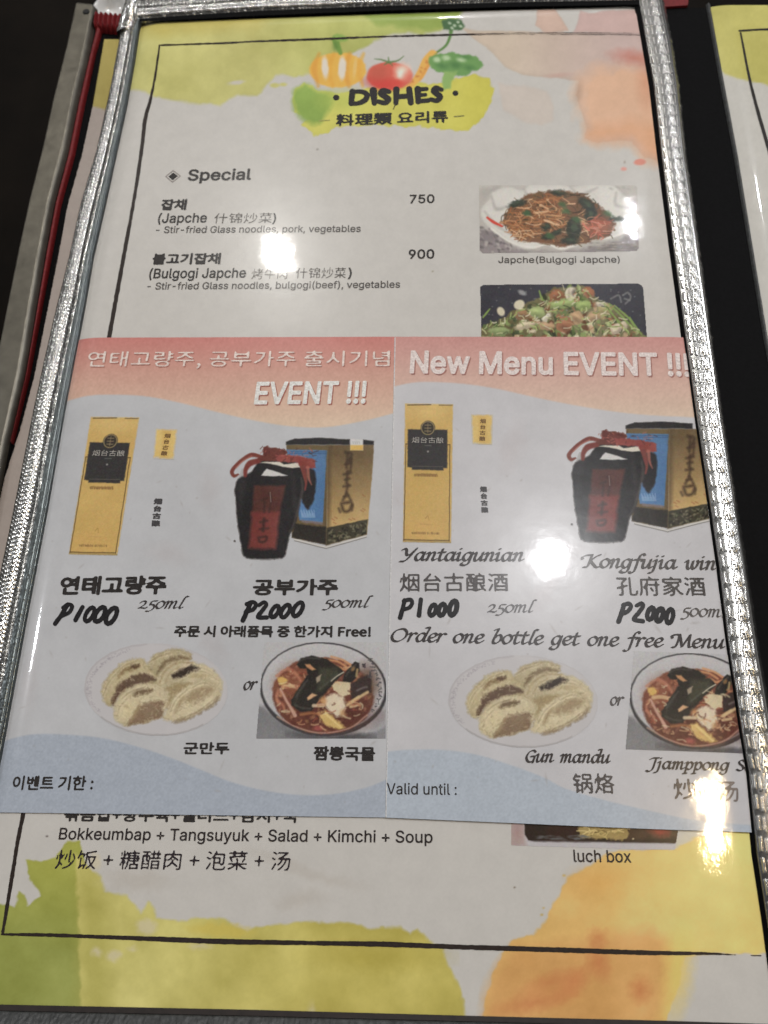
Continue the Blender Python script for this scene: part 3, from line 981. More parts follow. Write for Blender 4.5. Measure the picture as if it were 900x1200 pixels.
# pumpkin
cv.ell(396, 82, 33, 20.5, (212, 160, 54), 0, .9, 1.2, id=2)
for k, (x, w_) in enumerate(((368, 7), (385, 8), (404, 9), (420, 7))):
    cv.stroke([(x + 6, 63), (x, 80), (x + 5, 101)], [w_ * .5, w_, w_ * .5], (198 + 6 * (k % 2), 138 + 12 * (k % 2), 40), 1.6, .65, sm=True)
cv.ell(381, 79, 4, 13, (200, 192, 178), -4, 1.2, 1); cv.ell(401, 80, 4.6, 13.5, (200, 192, 178), 3, 1.2, 1); cv.ell(416, 79, 2.2, 12, (206, 170, 90), 6, 1)
cv.stroke([(399, 62), (395, 52), (393, 46)], [5, 7, 9], (104, 138, 54), .8, id=3); cv.ell(399, 44.5, 9, 4.4, (128, 158, 70), 10, .8, .8, id=3); cv.ell(393, 54, 3, 5, (84, 118, 48), 0, 2, a=.7)
# stem with leaf, carrot
cv.stroke([(511, 62), (522, 54), (527, 44), (529, 34)], [2.4, 3, 3.4, 5], (84, 122, 62), .7, id=5)
cv.poly([(518, 24), (526, 21), (540, 23), (545, 30), (541, 35), (530, 36), (519, 34)], (66, 98, 62), .9, 1.4, 4, id=5, mott=10)
for x, y in ((527, 27), (533, 30), (537, 26), (540, 31), (530, 33)): cv.ell(x, y, 2, 1.3, (170, 186, 160), 30, .8, .8)
cv.stroke([(507, 64), (500, 72), (492, 88), (478, 104)], [11, 11, 10, 5], (214, 158, 62), .9, id=6)
cv.stroke([(510, 66), (501, 78), (492, 94)], [2, 3, 2], (190, 122, 44), 1.4, .6)
r_ = rng(5)
for k in range(12): cv.ell(486 + r_.random() * 20, 0, 0.1, .1, (0, 0, 0))
for k in range(14):
    t = r_.random(); cv.ell(506 - 25 * t + r_.normal() * 2, 66 + 34 * t, 1.2, .6, (178, 110, 44), 20)
# tomato
cv.ell(456.5, 89, 26.6, 16.2, (196, 84, 66), 0, .9, .8, id=4)
cv.ell(448, 98, 18, 7, (190, 48, 40), 8, 4, 1, a=.8); cv.ell(444, 86, 11, 9, (172, 78, 58), -20, 4, a=.6)
cv.ell(471, 84, 9, 9, (224, 176, 156), 20, 4, 2, a=.95); cv.ell(470, 86, 4, 5, (222, 206, 192), 20, 2, 1)
cv.ell(477, 92, 6, 8, (206, 110, 92), 20, 3, a=.6); cv.ell(465, 97, 9, 3, (200, 60, 48), 0, 2, a=.7)
for p in ([(456, 73), (447, 70), (439, 69)], [(456, 73), (466, 71), (473, 66)], [(456, 73), (455, 67)], [(456, 73), (460, 77)], [(455, 73), (450, 76)]):
    cv.stroke(p, [2.2, .9], (84, 112, 62), .6, id=5)
# broccoli
for (x, y, rx, ry) in ((514, 72, 12, 9), (530, 70, 13, 9), (548, 73, 14, 9), (558, 76, 8, 6), (522, 80, 12, 6), (540, 82, 12, 7)):
    cv.ell(x, y, rx, ry, (96, 140, 74), 0, .9, 2, 4, id=7)
cv.poly([(520, 84), (536, 84), (530, 94), (528, 104), (520, 106), (518, 96)], (126, 160, 84), 1.2, 1.5, 5, id=7)
for (x, y, rx, ry) in ((512, 70, 4, 3), (523, 68, 5, 3), (541, 70, 5, 2.6)): cv.ell(x, y, rx, ry, (176, 196, 156), 10, 1.4, 1, a=.8)
for (x, y, rx, ry) in ((518, 77, 6, 3), (534, 76, 6, 4), (550, 79, 6, 3), (545, 67, 5, 2)): cv.ell(x, y, rx, ry, (62, 108, 56), 10, 2.5, 1, a=.7)
# lower washes
cv.poly([(-75, 1062), (8, 1060), (18, 1064), (22, 1044), (28, 1048), (32, 1062), (48, 1050), (46, 1042), (35, 1030), (31, 1008), (50, 1010), (66, 1004), (78, 986), (92, 985), (98, 1000), (108, 1080), (108, 1206), (-75, 1206)], (150, 152, 58), 1.2, 2.5, 9, mott=16, rim=10, grad=((136, 142, 62), (60, 1010), (40, 1110)))
cv.poly([(88, 1000), (100, 1012), (118, 1028), (122, 1044), (150, 1050), (163, 1070), (175, 1056), (185, 1075), (210, 1080), (230, 1076), (262, 1077), (290, 1092), (300, 1086), (360, 1080), (400, 1081), (408, 1082), (430, 1088), (470, 1087), (480, 1096), (488, 1088), (505, 1104), (520, 1112), (525, 1130), (540, 1160), (548, 1206), (96, 1206)], (188, 180, 98), 2, 3, 10, mott=22, rim=6, grad=((178, 166, 76), (180, 1100), (400, 1150)))
cv.poly([(96, 1020), (128, 1060), (128, 1206), (92, 1206)], (158, 152, 66), 12, 5, 20, .65, mott=10)
cv.ell(258, 1090, 36, 8, (190, 170, 66), 4, 3, 4, a=.7); cv.ell(440, 1122, 60, 14, (160, 146, 50), 0, 11, 5, a=.6)
for (x, y, rx, ry) in ((114, 1116, 6, 5), (134, 1120, 8, 7), (172, 1086, 12, 9), (155, 1112, 4, 3), (235, 1109, 10, 3), (365, 1186, 3, 8), (112, 1010, 6, 10)):
    cv.ell(x, y, rx, ry, (190, 180, 150), 0, 3, 3, a=.75)
cv.poly([(566, 1206), (570, 1165), (580, 1140), (590, 1116), (600, 1101), (614, 1098), (625, 1095), (635, 1086), (640, 1076), (648, 1056), (655, 1046), (665, 1030), (690, 1014), (710, 1002), (728, 996), (790, 995), (840, 970), (900, 966), (925, 1118), (815, 1119), (802, 1122), (797, 1150), (790, 1172), (778, 1206)], (206, 166, 92), 1.6, 4, 12, mott=14, rim=6, grad=((216, 188, 104), (680, 1060), (860, 1060)))
cv.ell(830, 1040, 50, 50, (214, 194, 112), 0, 30, 8, a=.6); cv.ell(700, 1035, 22, 14, (196, 142, 62), 0, 14, 5, a=.5)
cv.poly([(566, 1206), (570, 1165), (580, 1140), (600, 1110), (650, 1108), (690, 1100), (720, 1092), (760, 1088), (780, 1100), (785, 1140), (770, 1206)], (196, 144, 80), 10, 6, 16, .8, mott=18)
for (x, y, rx, ry, ro) in ((625, 1175, 34, 8, -12), (672, 1152, 20, 9, -40), (702, 1128, 9, 16, -20), (750, 1160, 10, 12, 0), (700, 1098, 8, 8, 0), (645, 1150, 22, 6, -20)):
    cv.ell(x, y, rx, ry, (184, 106, 58), ro, 8, 4, a=.6)
cv.ell(795, 1140, 14, 44, (214, 186, 92), 6, 10, 4, a=.7)
for (x, y, r0, c_) in ((635, 1072, 1.5, (176, 156, 104)), (637, 1064, 1.1, (176, 156, 104)), (661, 1026, 1.6, (184, 160, 104)), (603, 1040, .9, (110, 96, 80)), (55, 980, 1.0, (90, 80, 76)), (372, 175, 1.0, (134, 128, 120)), (507, 318, .8, (140, 132, 110))):
    cv.ell(x, y, r0 * 1.3, r0, c_, 0, .7)
# faint stains and pressure marks of a much used page
for (x, y, rx, ry, ro) in ((385, 1030, 28, 5, 14), (350, 1055, 24, 8, -8), (160, 1032, 34, 12, 0), (330, 1010, 30, 6, 20)):
    cv.ell(x, y, rx, ry, (160, 152, 142), ro, 6, 7, 10, a=.35)
cv.grain(2.2, 2.4)
PE_T = np.array([(140, 26), (165, 24.5), (300, 19.5), (450, 13.5), (600, 9), (770, 4)], float)
PE_B = np.array([(-70, 1176), (0, 1178.5), (290, 1184.5), (600, 1193), (780, 1197.5), (920, 1201)], float)
cv.M = (cv.X > edge_x(EDGE_L, cv.Y) - 8) & (cv.X < edge_x(EDGE_R, cv.Y) + 9) & (cv.Y > np.interp(cv.X, PE_T[:, 0], PE_T[:, 1]) - 1.1) & (cv.Y < np.interp(cv.X, PE_B[:, 0], PE_B[:, 1]) + 1.1)
res = cv.emit('menu_page', None, 0, {1: 'splash_art', 2: 'pumpkin_art', 3: 'pumpkin_stem_art', 4: 'tomato_art', 5: 'leaf_art', 6: 'carrot_art', 7: 'broccoli_art'},
              snap=lambda X, Y: (X, np.clip(Y, np.interp(X, PE_T[:, 0], PE_T[:, 1]), np.interp(X, PE_B[:, 0], PE_B[:, 1]))))
page = res[0]
tag(page, 'main menu page of dishes with watercolour corners in silver piping', 'menu page', 'menu pages in their pockets')

for k_, ln in enumerate([
    ([(187, 53), (260, 50.5), (300, 48.5), (370, 46), (445, 43), (520, 41), (600, 39.5), (680, 39.5), (756, 40)], [2, 2.2, 2, 2.8, 2, 2.4, 2, 2.6, 2], True),
    ([(187, 53), (182, 88), (176, 118), (170, 140), (166, 175), (156, 240), (145, 300), (136, 350), (127, 400)], [2, 2.6, 3.6, 4.6, 4.2, 4, 4.6, 5, 5], True),
    ([(30, 940), (21, 985), (12, 1040), (3, 1094)], [5, 4.5, 4.5, 3.5], True),
    ([(2, 1095), (50, 1095.5), (120, 1098), (200, 1101), (270, 1103.5), (360, 1105), (450, 1106.5), (530, 1109.5), (600, 1111.5), (680, 1114), (760, 1116.5), (830, 1117.5), (862, 1119)], [2.5, 4, 4.5, 6, 6.5, 5, 6.5, 5.5, 6, 6, 5.5, 3, .6], True),
    ([(880, 1119.6), (892, 1120)], [.8, 1.2], False)]):
    brush_part('ruled_line', [ln], (44, 37, 34), page, Z1 + k_ * .000006, .6, .5, 2 + k_)

# heading
dk = (36, 34, 34)
brush_part('heading', [
    ([(413, 107.5), (411.5, 121)], [7.3, 6.7], False), ([(413, 107.5), (424, 107.5), (430, 111), (428, 117), (420, 121), (411, 121.5)], [4.9, 5.5, 6.7, 6.7, 5.5, 4.9], True),
    ([(437.5, 106.5), (438.8, 120.5)], [9.2, 6.7], False),
    ([(456, 107.5), (449, 106), (446, 109.5), (451, 113), (455.5, 116.5), (451, 120.5), (443.5, 119)], [5.5, 6.1, 6.7, 7.3, 6.7, 6.1, 5.5], True),
    ([(464.5, 105), (464, 120.5)], [7.9, 6.1], False), ([(479.5, 104.5), (481.5, 120)], [7.3, 7.3], False), ([(464, 113.5), (480, 112.5)], [6.1, 6.1], False),
    ([(489.5, 104.5), (490, 119)], [7.9, 6.7], False), ([(490, 104.8), (500, 104.2)], [5.5, 4.9], False), ([(490, 111.8), (498.5, 111)], [4.9, 4.4], False), ([(490, 118.8), (502, 117.6)], [5.5, 5.5], False),
    ([(517.5, 105), (511, 103), (508, 106.5), (512, 110), (516, 113.5), (512, 117.8), (504.5, 116.5)], [5.1, 6.1, 6.6, 7.3, 6.8, 6.1, 5.1], True),
    ([(464, 121), (461, 128)], [1.5, 1.0], False)], dk, page, Z1, .4)
brush_part('heading_dot', [([(393.6, 114.3), (394.4, 114.3)], 6.6, False)], dk, page, Z1, .4)
brush_part('heading_dot', [([(533.3, 109.2), (534.1, 109.2)], 6.2, False)], dk, page, Z1, .4)
cjk('heading_translation', '料理類 요리류', (393.5, 148), (525.5, 143.5), 14.5, dk, page, Z2, .010)
brush_part('heading_dash', [([(374, 141.5), (386, 141)], 1.2, False)], (140, 136, 70), page, Z1)
brush_part('heading_dash', [([(532.5, 136.6), (543.5, 135.6)], 1.3, False)], (100, 98, 56), page, Z1)
# section and dishes
poly_field_part('section_mark', [[(193.5, 206.8), (202.8, 199.2), (212, 206.2), (202.2, 214.2)]], [[(195.2, 206.8), (202.8, 200.6), (210.4, 206.2), (202.3, 212.8)]], (120, 112, 108), page, Z1)
poly_field_part('section_mark', [[(197.3, 206.9), (202.8, 202.2), (208.5, 206.2), (202.3, 211.2)]], [], dk, page, Z1)
text('section_title', 'Special', (219.5, 211.3), (294, 210.2), 13.2, INK, page, Z2, .020)
cjk('dish_name', '잡채', (187.8, 246.5), (217.8, 246.2), 13.2, INK, page, Z2, .013)
text('dish_name', '(Japche ', (184.6, 261), (242, 260.3), 11.6, INK, page, Z2, .014)
cjk('dish_name', '什锦炒菜', (250.5, 262), (318, 261.5), 12.5, (84, 80, 76), page, Z2, .0, shear=.02)
text('dish_name', ')', (319, 260.6), (323, 260.6), 11, INK, page, Z2, .014)
text('dish_description', '- Stir-fried Glass noodles, pork, vegetables', (182.3, 273), (422.6, 271.6), 8.2, (72, 68, 66), page, Z2, .010)
cjk('dish_name', '불고기잡채', (177.6, 310.2), (257.8, 309.6), 13.4, INK, page, Z2, .013)
text('dish_name', '(Bulgogi Japche', (174.2, 326), (287.8, 325), 12, INK, page, Z2, .014)
cjk('dish_name', '烤牛肉', (294.5, 327.5), (336.5, 327), 13, (96, 92, 86), page, Z2, .0, shear=.02)
cjk('dish_name', '什锦炒菜', (346.5, 326.5), (405, 326), 13, (80, 76, 72), page, Z2, .0, shear=.02)
text('dish_name', ')', (407.5, 325), (412, 325), 11.5, INK, page, Z2, .014)
text('dish_description', '- Stir-fried Glass noodles, bulgogi(beef), vegetables', (172, 339.2), (468.8, 337), 8.6, (72, 68, 66), page, Z2, .010)
text('price', '750', (480, 238), (509.2, 237.4), 10, INK, page, Z2, .018)
text('price', '900', (478.8, 303), (509, 302.6), 10.8, INK, page, Z2, .018)
text('photo_caption', 'Japche(Bulgogi Japche)', (584, 308), (726.6, 307.6), 7.8, (78, 74, 70), page, Z2, .010)
cjk('set_menu_line', '볶음밥+탕수육+샐러드+김치+국', (74, 962.5), (349, 964.5), 17, INK, page, Z2, .010)
text('set_menu_line', 'Bokkeumbap + Tangsuyuk + Salad + Kimchi + Soup', (68.5, 983.5), (507, 987.6), 14.2, (48, 42, 42), page, Z2, .010)
cjk('set_menu_line', '炒饭 + 糖醋肉 + 泡菜 + 汤', (64, 1018.5), (340, 1020.5), 23, (44, 38, 42), page, Z2, .001, shear=.03)
text('photo_caption', 'luch box', (672.5, 1009.8), (740, 1010.6), 14.2, (52, 46, 44), page, Z2, .010)


def sub(x0, x1, y0, y1, st, base):
    return Canvas(np.arange(x0, x1, st), np.arange(y0, y1, st), base)


def scatter(cv, region, n, seed, cols, fn):
    r = rng(seed); R = np.asarray(region, float)
    k = 0
    while k < n:
        x = R[:, 0].min() + r.random() * np.ptp(R[:, 0]); y = R[:, 1].min() + r.random() * np.ptp(R[:, 1])
        if polysdf(np.array([x]), np.array([y]), R)[0] < 0:
            c = np.array(cols[r.integers(len(cols))], float) + r.normal(0, 7)
            fn(x, y, c, r); k += 1


# japche photo
c1 = sub(556, 752, 211, 300, .55, (168, 163, 156))
frame_ = [(561, 217), (744, 216.5), (747, 219), (749, 291), (746, 294.5), (565, 297), (562, 294)]
c1.poly([(556, 264), (575, 270), (600, 290), (640, 296), (700, 290), (752, 270), (752, 300), (556, 300)], (132, 124, 124), 3, 4, 10, mott=22)
r_ = rng(8)
for k in range(60):
    x, y = 561 + r_.random() * 50, 266 + r_.random() * 30; c1.ell(x, y, 1 + 2.5 * r_.random(), .8 + r_.random(), (96, 90, 92) if r_.random() < .6 else (168, 160, 156), r_.random() * 90, .8, a=.7)
for k in range(60):
    x, y = 690 + r_.random() * 58, 284 + r_.random() * 10; c1.ell(x, y, 1 + 3 * r_.random(), .8, (110, 104, 98) if r_.random() < .6 else (160, 152, 140), 0, .8, a=.6)
c1.poly([(561, 226), (568, 219), (590, 216), (584, 224), (566, 232)], (150, 146, 142), 3, 3, a=.5)
bowl = [(562, 250), (574, 232), (578, 224), (596, 219), (612, 222), (624, 215), (655, 214), (672, 218), (700, 213), (720, 218), (730, 228), (744, 238), (748, 256), (744, 270), (728, 274), (716, 280), (690, 282), (672, 290), (655, 293), (640, 287), (622, 292), (602, 288), (590, 278), (574, 268)]
c1.poly(bowl, (196, 193, 186), 1.4, 1, 8, smooth=True, id=1, mott=8, rim=14)
for q in ([(576, 230), (582, 245), (600, 240)], [(614, 222), (622, 232), (640, 226)], [(668, 219), (680, 228), (700, 220)], [(722, 226), (722, 240), (740, 244)], [(568, 248), (580, 262), (600, 276)]):
    c1.stroke(q, [1, 3.4, 1], (150, 146, 141), 2, .75)
c1.stroke([(576, 268), (592, 280), (606, 286), (624, 290), (642, 286), (656, 291), (672, 288), (690, 281), (716, 278), (742, 268)], 2.2, (206, 202, 194), 1, .9)
food = [(588, 262), (594, 246), (606, 236), (617, 228), (640, 224), (660, 223), (684, 228), (697, 236), (712, 250), (721, 262), (716, 275), (702, 280), (680, 286), (655, 289), (630, 284), (608, 283), (598, 272)]
c1.poly(food, (114, 82, 60), 1.2, 2.5, 5, id=2, mott=18)
left_ = [p for p in food if p[0] < 668] + [(668, 240), (664, 280)]


def noodle(x, y, c, r):
    a = r.random() * 3.1; l = 4 + r.random() * 6; b = r.normal(0, 3)
    c1.stroke([(x - l * math.cos(a), y - l * .55 * math.sin(a)), (x + b, y + b * .5), (x + l * math.cos(a + .5), y + l * .55 * math.sin(a + .5))], .8 + r.random() * .7, c, .5, .8)


scatter(c1, food, 150, 3, [(96, 76, 54), (78, 62, 48), (112, 92, 66), (60, 58, 46)], noodle)
scatter(c1, [(590, 262), (600, 242), (620, 230), (655, 228), (662, 262), (650, 280), (606, 280)], 170, 4, [(160, 104, 64), (146, 90, 56), (176, 124, 82), (122, 78, 50), (138, 98, 62)], noodle)
scatter(c1, [(592, 262), (602, 244), (625, 232), (690, 236), (708, 262), (690, 280), (606, 280)], 60, 14, [(196, 150, 108), (182, 136, 94), (206, 170, 132)], noodle)
for (x, y, rx, ry, ro) in ((606, 239, 11, 4, -15), (655, 226, 11, 3.2, 8), (688, 240, 13, 6, 40), (692, 252, 7, 9, 0), (672, 268, 9, 13, 5), (668, 282, 10, 5, 0), (722, 257, 9, 3, 0), (640, 266, 6, 4, 0), (641, 278, 7, 4, 10), (618, 250, 4, 3, 0), (652, 272, 9, 3, -20)):
    c1.ell(x, y, rx, ry, (46, 54, 48), ro, 1.4, 2.5, 4, a=.85, id=2)
    c1.ell(x + 1, y - 1, rx * .4, ry * .35, (72, 86, 66), ro, 1.2, 1.5, 4, a=.7)
for (x, y) in ((660, 240), (664, 248), (676, 257), (645, 276), (617, 250), (712, 250)): c1.ell(x, y, 5, 3, (66, 96, 62), 20, 1.5, 2, a=.8)
c1.ell(701, 265, 13, 9, (150, 84, 62), 0, 3, 3, a=.8)
scatter(c1, [(690, 256), (712, 256), (716, 272), (700, 280), (688, 274)], 26, 5, [(182, 98, 76), (170, 116, 90), (150, 74, 58), (190, 130, 110)], noodle)
c1.stroke([(571, 255), (578, 260), (588, 265)], [2.5, 3.4, 2.4], (192, 66, 50), .7)
c1.stroke([(683, 262), (690, 270)], 2, (196, 110, 90), .7)
c1.poly([(556, 208), (756, 208), (756, 217), (556, 219)], (180, 176, 170), 3, 2, 9, .6)
for (x, y) in ((716, 221), (724, 220), (731, 220), (737, 222)): c1.ell(x, y, 2.4, 1.2, (150, 146, 138), 20, .9, 1, a=.6)
c1.grain(4, 1.4, chroma=3)
c1.M = polysdf(c1.X, c1.Y, frame_) < 0
c1.emit('dish_photo', page, Z1, {1: 'bowl_print', 2: 'noodle_print'})[0]['label'] = 'photo of brown glass noodles in a scalloped white bowl'

# salad photo
c2 = sub(560, 760, 330, 402, .55, (58, 57, 64))
c2.poly([(560, 330), (760, 330), (760, 402), (560, 402)], (58, 57, 64), 1, mott=10)
mound = [(560, 402), (562, 384), (578, 378), (592, 372), (604, 362), (616, 356), (632, 350), (646, 340), (662, 336), (684, 336), (694, 344), (706, 352), (718, 356), (734, 372), (746, 386), (758, 394), (762, 402)]
c2.poly(mound, (104, 98, 66), 1.2, 4, 7, id=1, mott=30)


def leaf(x, y, c, r):
    c2.ell(x, y, 2 + 4 * r.random(), 1.4 + 2 * r.random(), c, r.random() * 180, .8, 1.5, 3, a=.9, seed=int(r.integers(999)))


scatter(c2, mound, 150, 6, [(118, 136, 76), (88, 106, 58), (150, 160, 104), (52, 58, 38), (60, 70, 44)], leaf)
scatter(c2, [(600, 390), (610, 366), (650, 345), (700, 350), (745, 390), (740, 402), (600, 402)], 70, 7, [(140, 96, 66), (120, 76, 50), (176, 150, 116), (196, 184, 156), (96, 62, 42)], leaf)
for (x, y, rx, ry, ro, c) in ((652, 346, 9, 7, -20, (142, 92, 62)), (661, 380, 9, 10, 30, (148, 100, 72)), (690, 343, 8, 6, 40, (150, 98, 68)), (640, 382, 10, 5, 10, (170, 138, 104)), (616, 381, 13, 4, -12, (190, 176, 146)), (676, 372, 9, 7, 30, (172, 140, 104)), (696, 371, 9, 6, -20, (168, 140, 106)), (612, 368, 9, 7, 0, (138, 106, 74)), (628, 366, 10, 7, 0, (150, 164, 104)), (660, 356, 16, 5, -6, (146, 164, 98)), (684, 358, 9, 6, 0, (140, 158, 90)), (708, 362, 8, 8, 0, (160, 148, 100)), (726, 384, 11, 6, -30, (188, 172, 148)), (704, 356, 6, 4, 0, (186, 176, 156)), (586, 388, 12, 5, 0, (128, 142, 92)), (640, 372, 6, 3, -40, (206, 198, 176))):
    c2.ell(x, y, rx, ry, c, ro, 1, 2, 4, a=.95, id=1); c2.ell(x + 1, y + ry * .5, rx * .7, ry * .35, np.array(c) * .62, ro, 1.6, 1.5, 4, a=.55); c2.ell(x - 1, y - ry * .4, rx * .5, ry * .25, np.clip(np.array(c) * 1.18, 0, 215), ro, 1.2, 1, 4, a=.6)
c2.ell(669, 344, 6.5, 8, (192, 184, 162), 10, .9, 1, id=2); c2.ell(673, 343, 3, 4, (92, 80, 72), 0, 1.5, 1, a=.8); c2.ell(667, 345, 1.6, 5, (150, 138, 120), 0, 1, a=.7)
c2.ell(608.5, 357, 6.5, 5.4, (190, 182, 156), -25, .9, id=2); c2.ell(587, 365, 4.2, 5.6, (186, 178, 152), -30, .9, id=2); c2.ell(612, 343, 5, 2.6, (150, 150, 150), 25, 1, a=.8)
for p in ([(632, 341), (635, 350), (639, 353)], [(714, 356), (730, 372), (744, 388)], [(720, 358), (738, 374), (752, 392)], [(708, 356), (724, 376), (738, 392)], [(738, 372), (744, 384)], [(566, 372), (574, 362)]):
    c2.stroke(p, [1.6, 2.4, 1.2], (116, 140, 68), .7)
for p in ([(716, 350), (725, 346), (728, 354)], [(730, 346), (736, 343), (739, 349), (733, 356)], [(732, 350), (738, 352)]): c2.stroke(p, 1.8, (118, 118, 116), 1.0, .8)
def shred(x, y, c, r):
    a = r.random() * 3.1; l = 2 + 3.5 * r.random()
    c2.stroke([(x - l * math.cos(a), y - l * .7 * math.sin(a)), (x + r.normal(), y + r.normal()), (x + l * math.cos(a + .4), y + l * .7 * math.sin(a + .4))], .8 + r.random() * .8, c, .6, .85)


scatter(c2, mound, 170, 15, [(178, 180, 132), (150, 166, 96), (196, 188, 160), (116, 134, 72), (70, 78, 48), (158, 112, 80)], shred)
for k in range(70):
    x, y = 562 + r_.random() * 190, 336 + r_.random() * 40; c2.ell(x, y, .9, .7, (120, 122, 118), 0, .6, a=.55)
c2.grain(5, 1.4, chroma=3)
c2.M = polysdf(c2.X, c2.Y, [(562.5, 336), (566, 333.5), (748, 332), (752, 334), (754, 337), (759, 402), (564, 402)]) < 0
c2.emit('dish_photo', page, Z1, {1: 'salad_print', 2: 'mushroom_print'})[0]['label'] = 'photo of a green salad with mushrooms on a dark ground'

# lunch box photo, mostly covered by the leaflet
c3 = sub(598, 802, 940, 996, .55, (172, 168, 170))
c3.poly([(596, 940), (616, 940), (616, 992), (596, 992)], (160, 142, 138), 3, 1, 6); c3.ell(606, 974, 5, 12, (150, 122, 118), 0, 4, a=.6)
c3.poly([(614, 940), (797, 940), (797, 978), (795, 986), (790, 988.5), (626, 986.5), (619, 985), (615, 978)], (44, 34, 28), .8, .6, id=1, mott=12)
c3.poly([(640, 940), (677, 940), (677, 984), (640, 984)], (52, 36, 30), 3, 2, 6); c3.poly([(730, 940), (796, 940), (795, 982), (730, 984)], (70, 52, 38), 3, 2, 6, mott=16)
c3.poly([(676, 940), (737, 940), (736, 978), (730, 984), (690, 983), (678, 980)], (150, 128, 76), 1.4, 3, 5, id=2, mott=20)


def nd3(x, y, c, r):
    a = r.random() * 3.1; l = 4 + 6 * r.random()
    c3.stroke([(x - l * math.cos(a), y - 2.5 * math.sin(a)), (x, y - 3 * r.random()), (x + l * math.cos(a + .6), y + 2.5 * math.sin(a + .6))], 1.3, c, .6, .85)


scatter(c3, [(679, 960), (735, 960), (732, 981), (684, 981)], 46, 9, [(186, 164, 100), (160, 138, 80), (110, 92, 52), (200, 180, 120)], nd3)
c3.ell(772, 970, 13, 9, (148, 54, 42), 20, 4, 3, a=.85); c3.ell(768, 964, 7, 4, (180, 70, 54), 0, 2, 1, a=.7)
for k in range(26):
    x = 632 + r_.random() * 56; c3.ell(x, 979 + r_.random() * 5, 2 + 3 * r_.random(), .9, (96, 98, 100), 0, .8, 1, a=.55)
c3.stroke([(618, 986), (700, 987), (788, 989)], 1.6, (150, 146, 150), 1, .6); c3.ell(742, 983, 1, .8, (210, 190, 150))
c3.grain(4, 1.4, chroma=3)
c3.M = polysdf(c3.X, c3.Y, [(599, 940), (800, 940), (791, 998), (700, 994), (599, 991)]) < 0
c3.emit('dish_photo', page, Z1, {1: 'lunch_box_print', 2: 'noodle_print'})[0]['label'] = 'photo of a black lunch box half under the leaflets'

# ================================================================== EVENT LEAFLETS
HDL = [(40, 470), (82, 467), (102, 464), (123, 462.5), (167, 464), (210, 471.7), (253, 482.5), (297, 492.5), (340, 499.5), (383, 500.5), (427, 493), (466, 483)]
HDR = [(461, 453), (480, 449), (501, 447.5), (542, 449.6), (583, 455.7), (624, 465), (666, 473.5), (707, 480.5), (748, 485.5), (790, 488), (840, 489)]
WVL = [(-60, 880), (-20, 872), (5, 866.7), (40, 860.5), (80, 861), (120, 865), (160, 874.7), (200, 888), (240, 904), (270, 916), (310, 926.5), (350, 931.5), (390, 930.7), (430, 922.7), (456, 912)]
WVR = [(452, 881), (477, 878.7), (517, 878.7), (557, 884), (597, 896), (637, 911), (662, 923.8), (709, 937.8), (755, 948.7), (802, 959), (840, 964), (900, 968)]


def leaflet(x0, x1, hd, wv, white, top_cols, blue, outline, seed):
    cv = Canvas(np.arange(x0, x1, 1.1), np.arange(390, 985, 1.1), white)
    cv.C = cv.C + (fbm(cv.X, cv.Y, 60, seed, 4) * 5)[..., None]
    hd = crom(hd, 5); wv = crom(wv, 5)
    hy = np.interp(cv.X, hd[:, 0], hd[:, 1]); wy = np.interp(cv.X, wv[:, 0], wv[:, 1])
    t = np.clip((cv.Y - 395) / 100, 0, 1)[..., None]
    a, b, c = [np.asarray(k, float) for k in top_cols]
    g = np.where(t < .42, a + (b - a) * t / .42, b + (c - b) * (t - .42) / .58)
    m = np.clip(.5 - (cv.Y - hy) / 1.8, 0, 1)[..., None]
    n = (fbm(cv.X, cv.Y, 2.4, seed + 3, 3) * 7)[..., None]
    cv.C = cv.C * (1 - m) + (g + n) * m
    m2 = np.clip(.5 + (cv.Y - wy) / 2.2, 0, 1)[..., None]
    n2 = (fbm(cv.X, cv.Y, 2.2, seed + 6, 3) * 9)[..., None]
    cv.C = cv.C * (1 - m2) + (np.asarray(blue, float) + n2) * m2
    cv.I = np.where(m[..., 0] > .5, 1, np.where(m2[..., 0] > .5, 2, 0)).astype(np.int16)
    # scuffs
    r = rng(seed)
    for k in range(70):
        x, y = x0 + r.random() * (x1 - x0), 500 + r.random() * 440
        cv.ell(x, y, .7 + 6 * r.random() ** 3, .6 + .7 * r.random(), (140, 134, 130), r.random() * 180, .8, a=.35)
    for k in range(10):
        x, y = x0 + r.random() * (x1 - x0), 500 + r.random() * 350
        cv.ell(x, y, 10 + 20 * r.random(), 4 + 8 * r.random(), np.asarray(white) - np.array([6, 12, 14]), r.random() * 180, 7, 6, 9, a=.4)
    cv.grain(2.5, 1.8, seed)
    cv.M = outline(cv.X, cv.Y)
    return cv


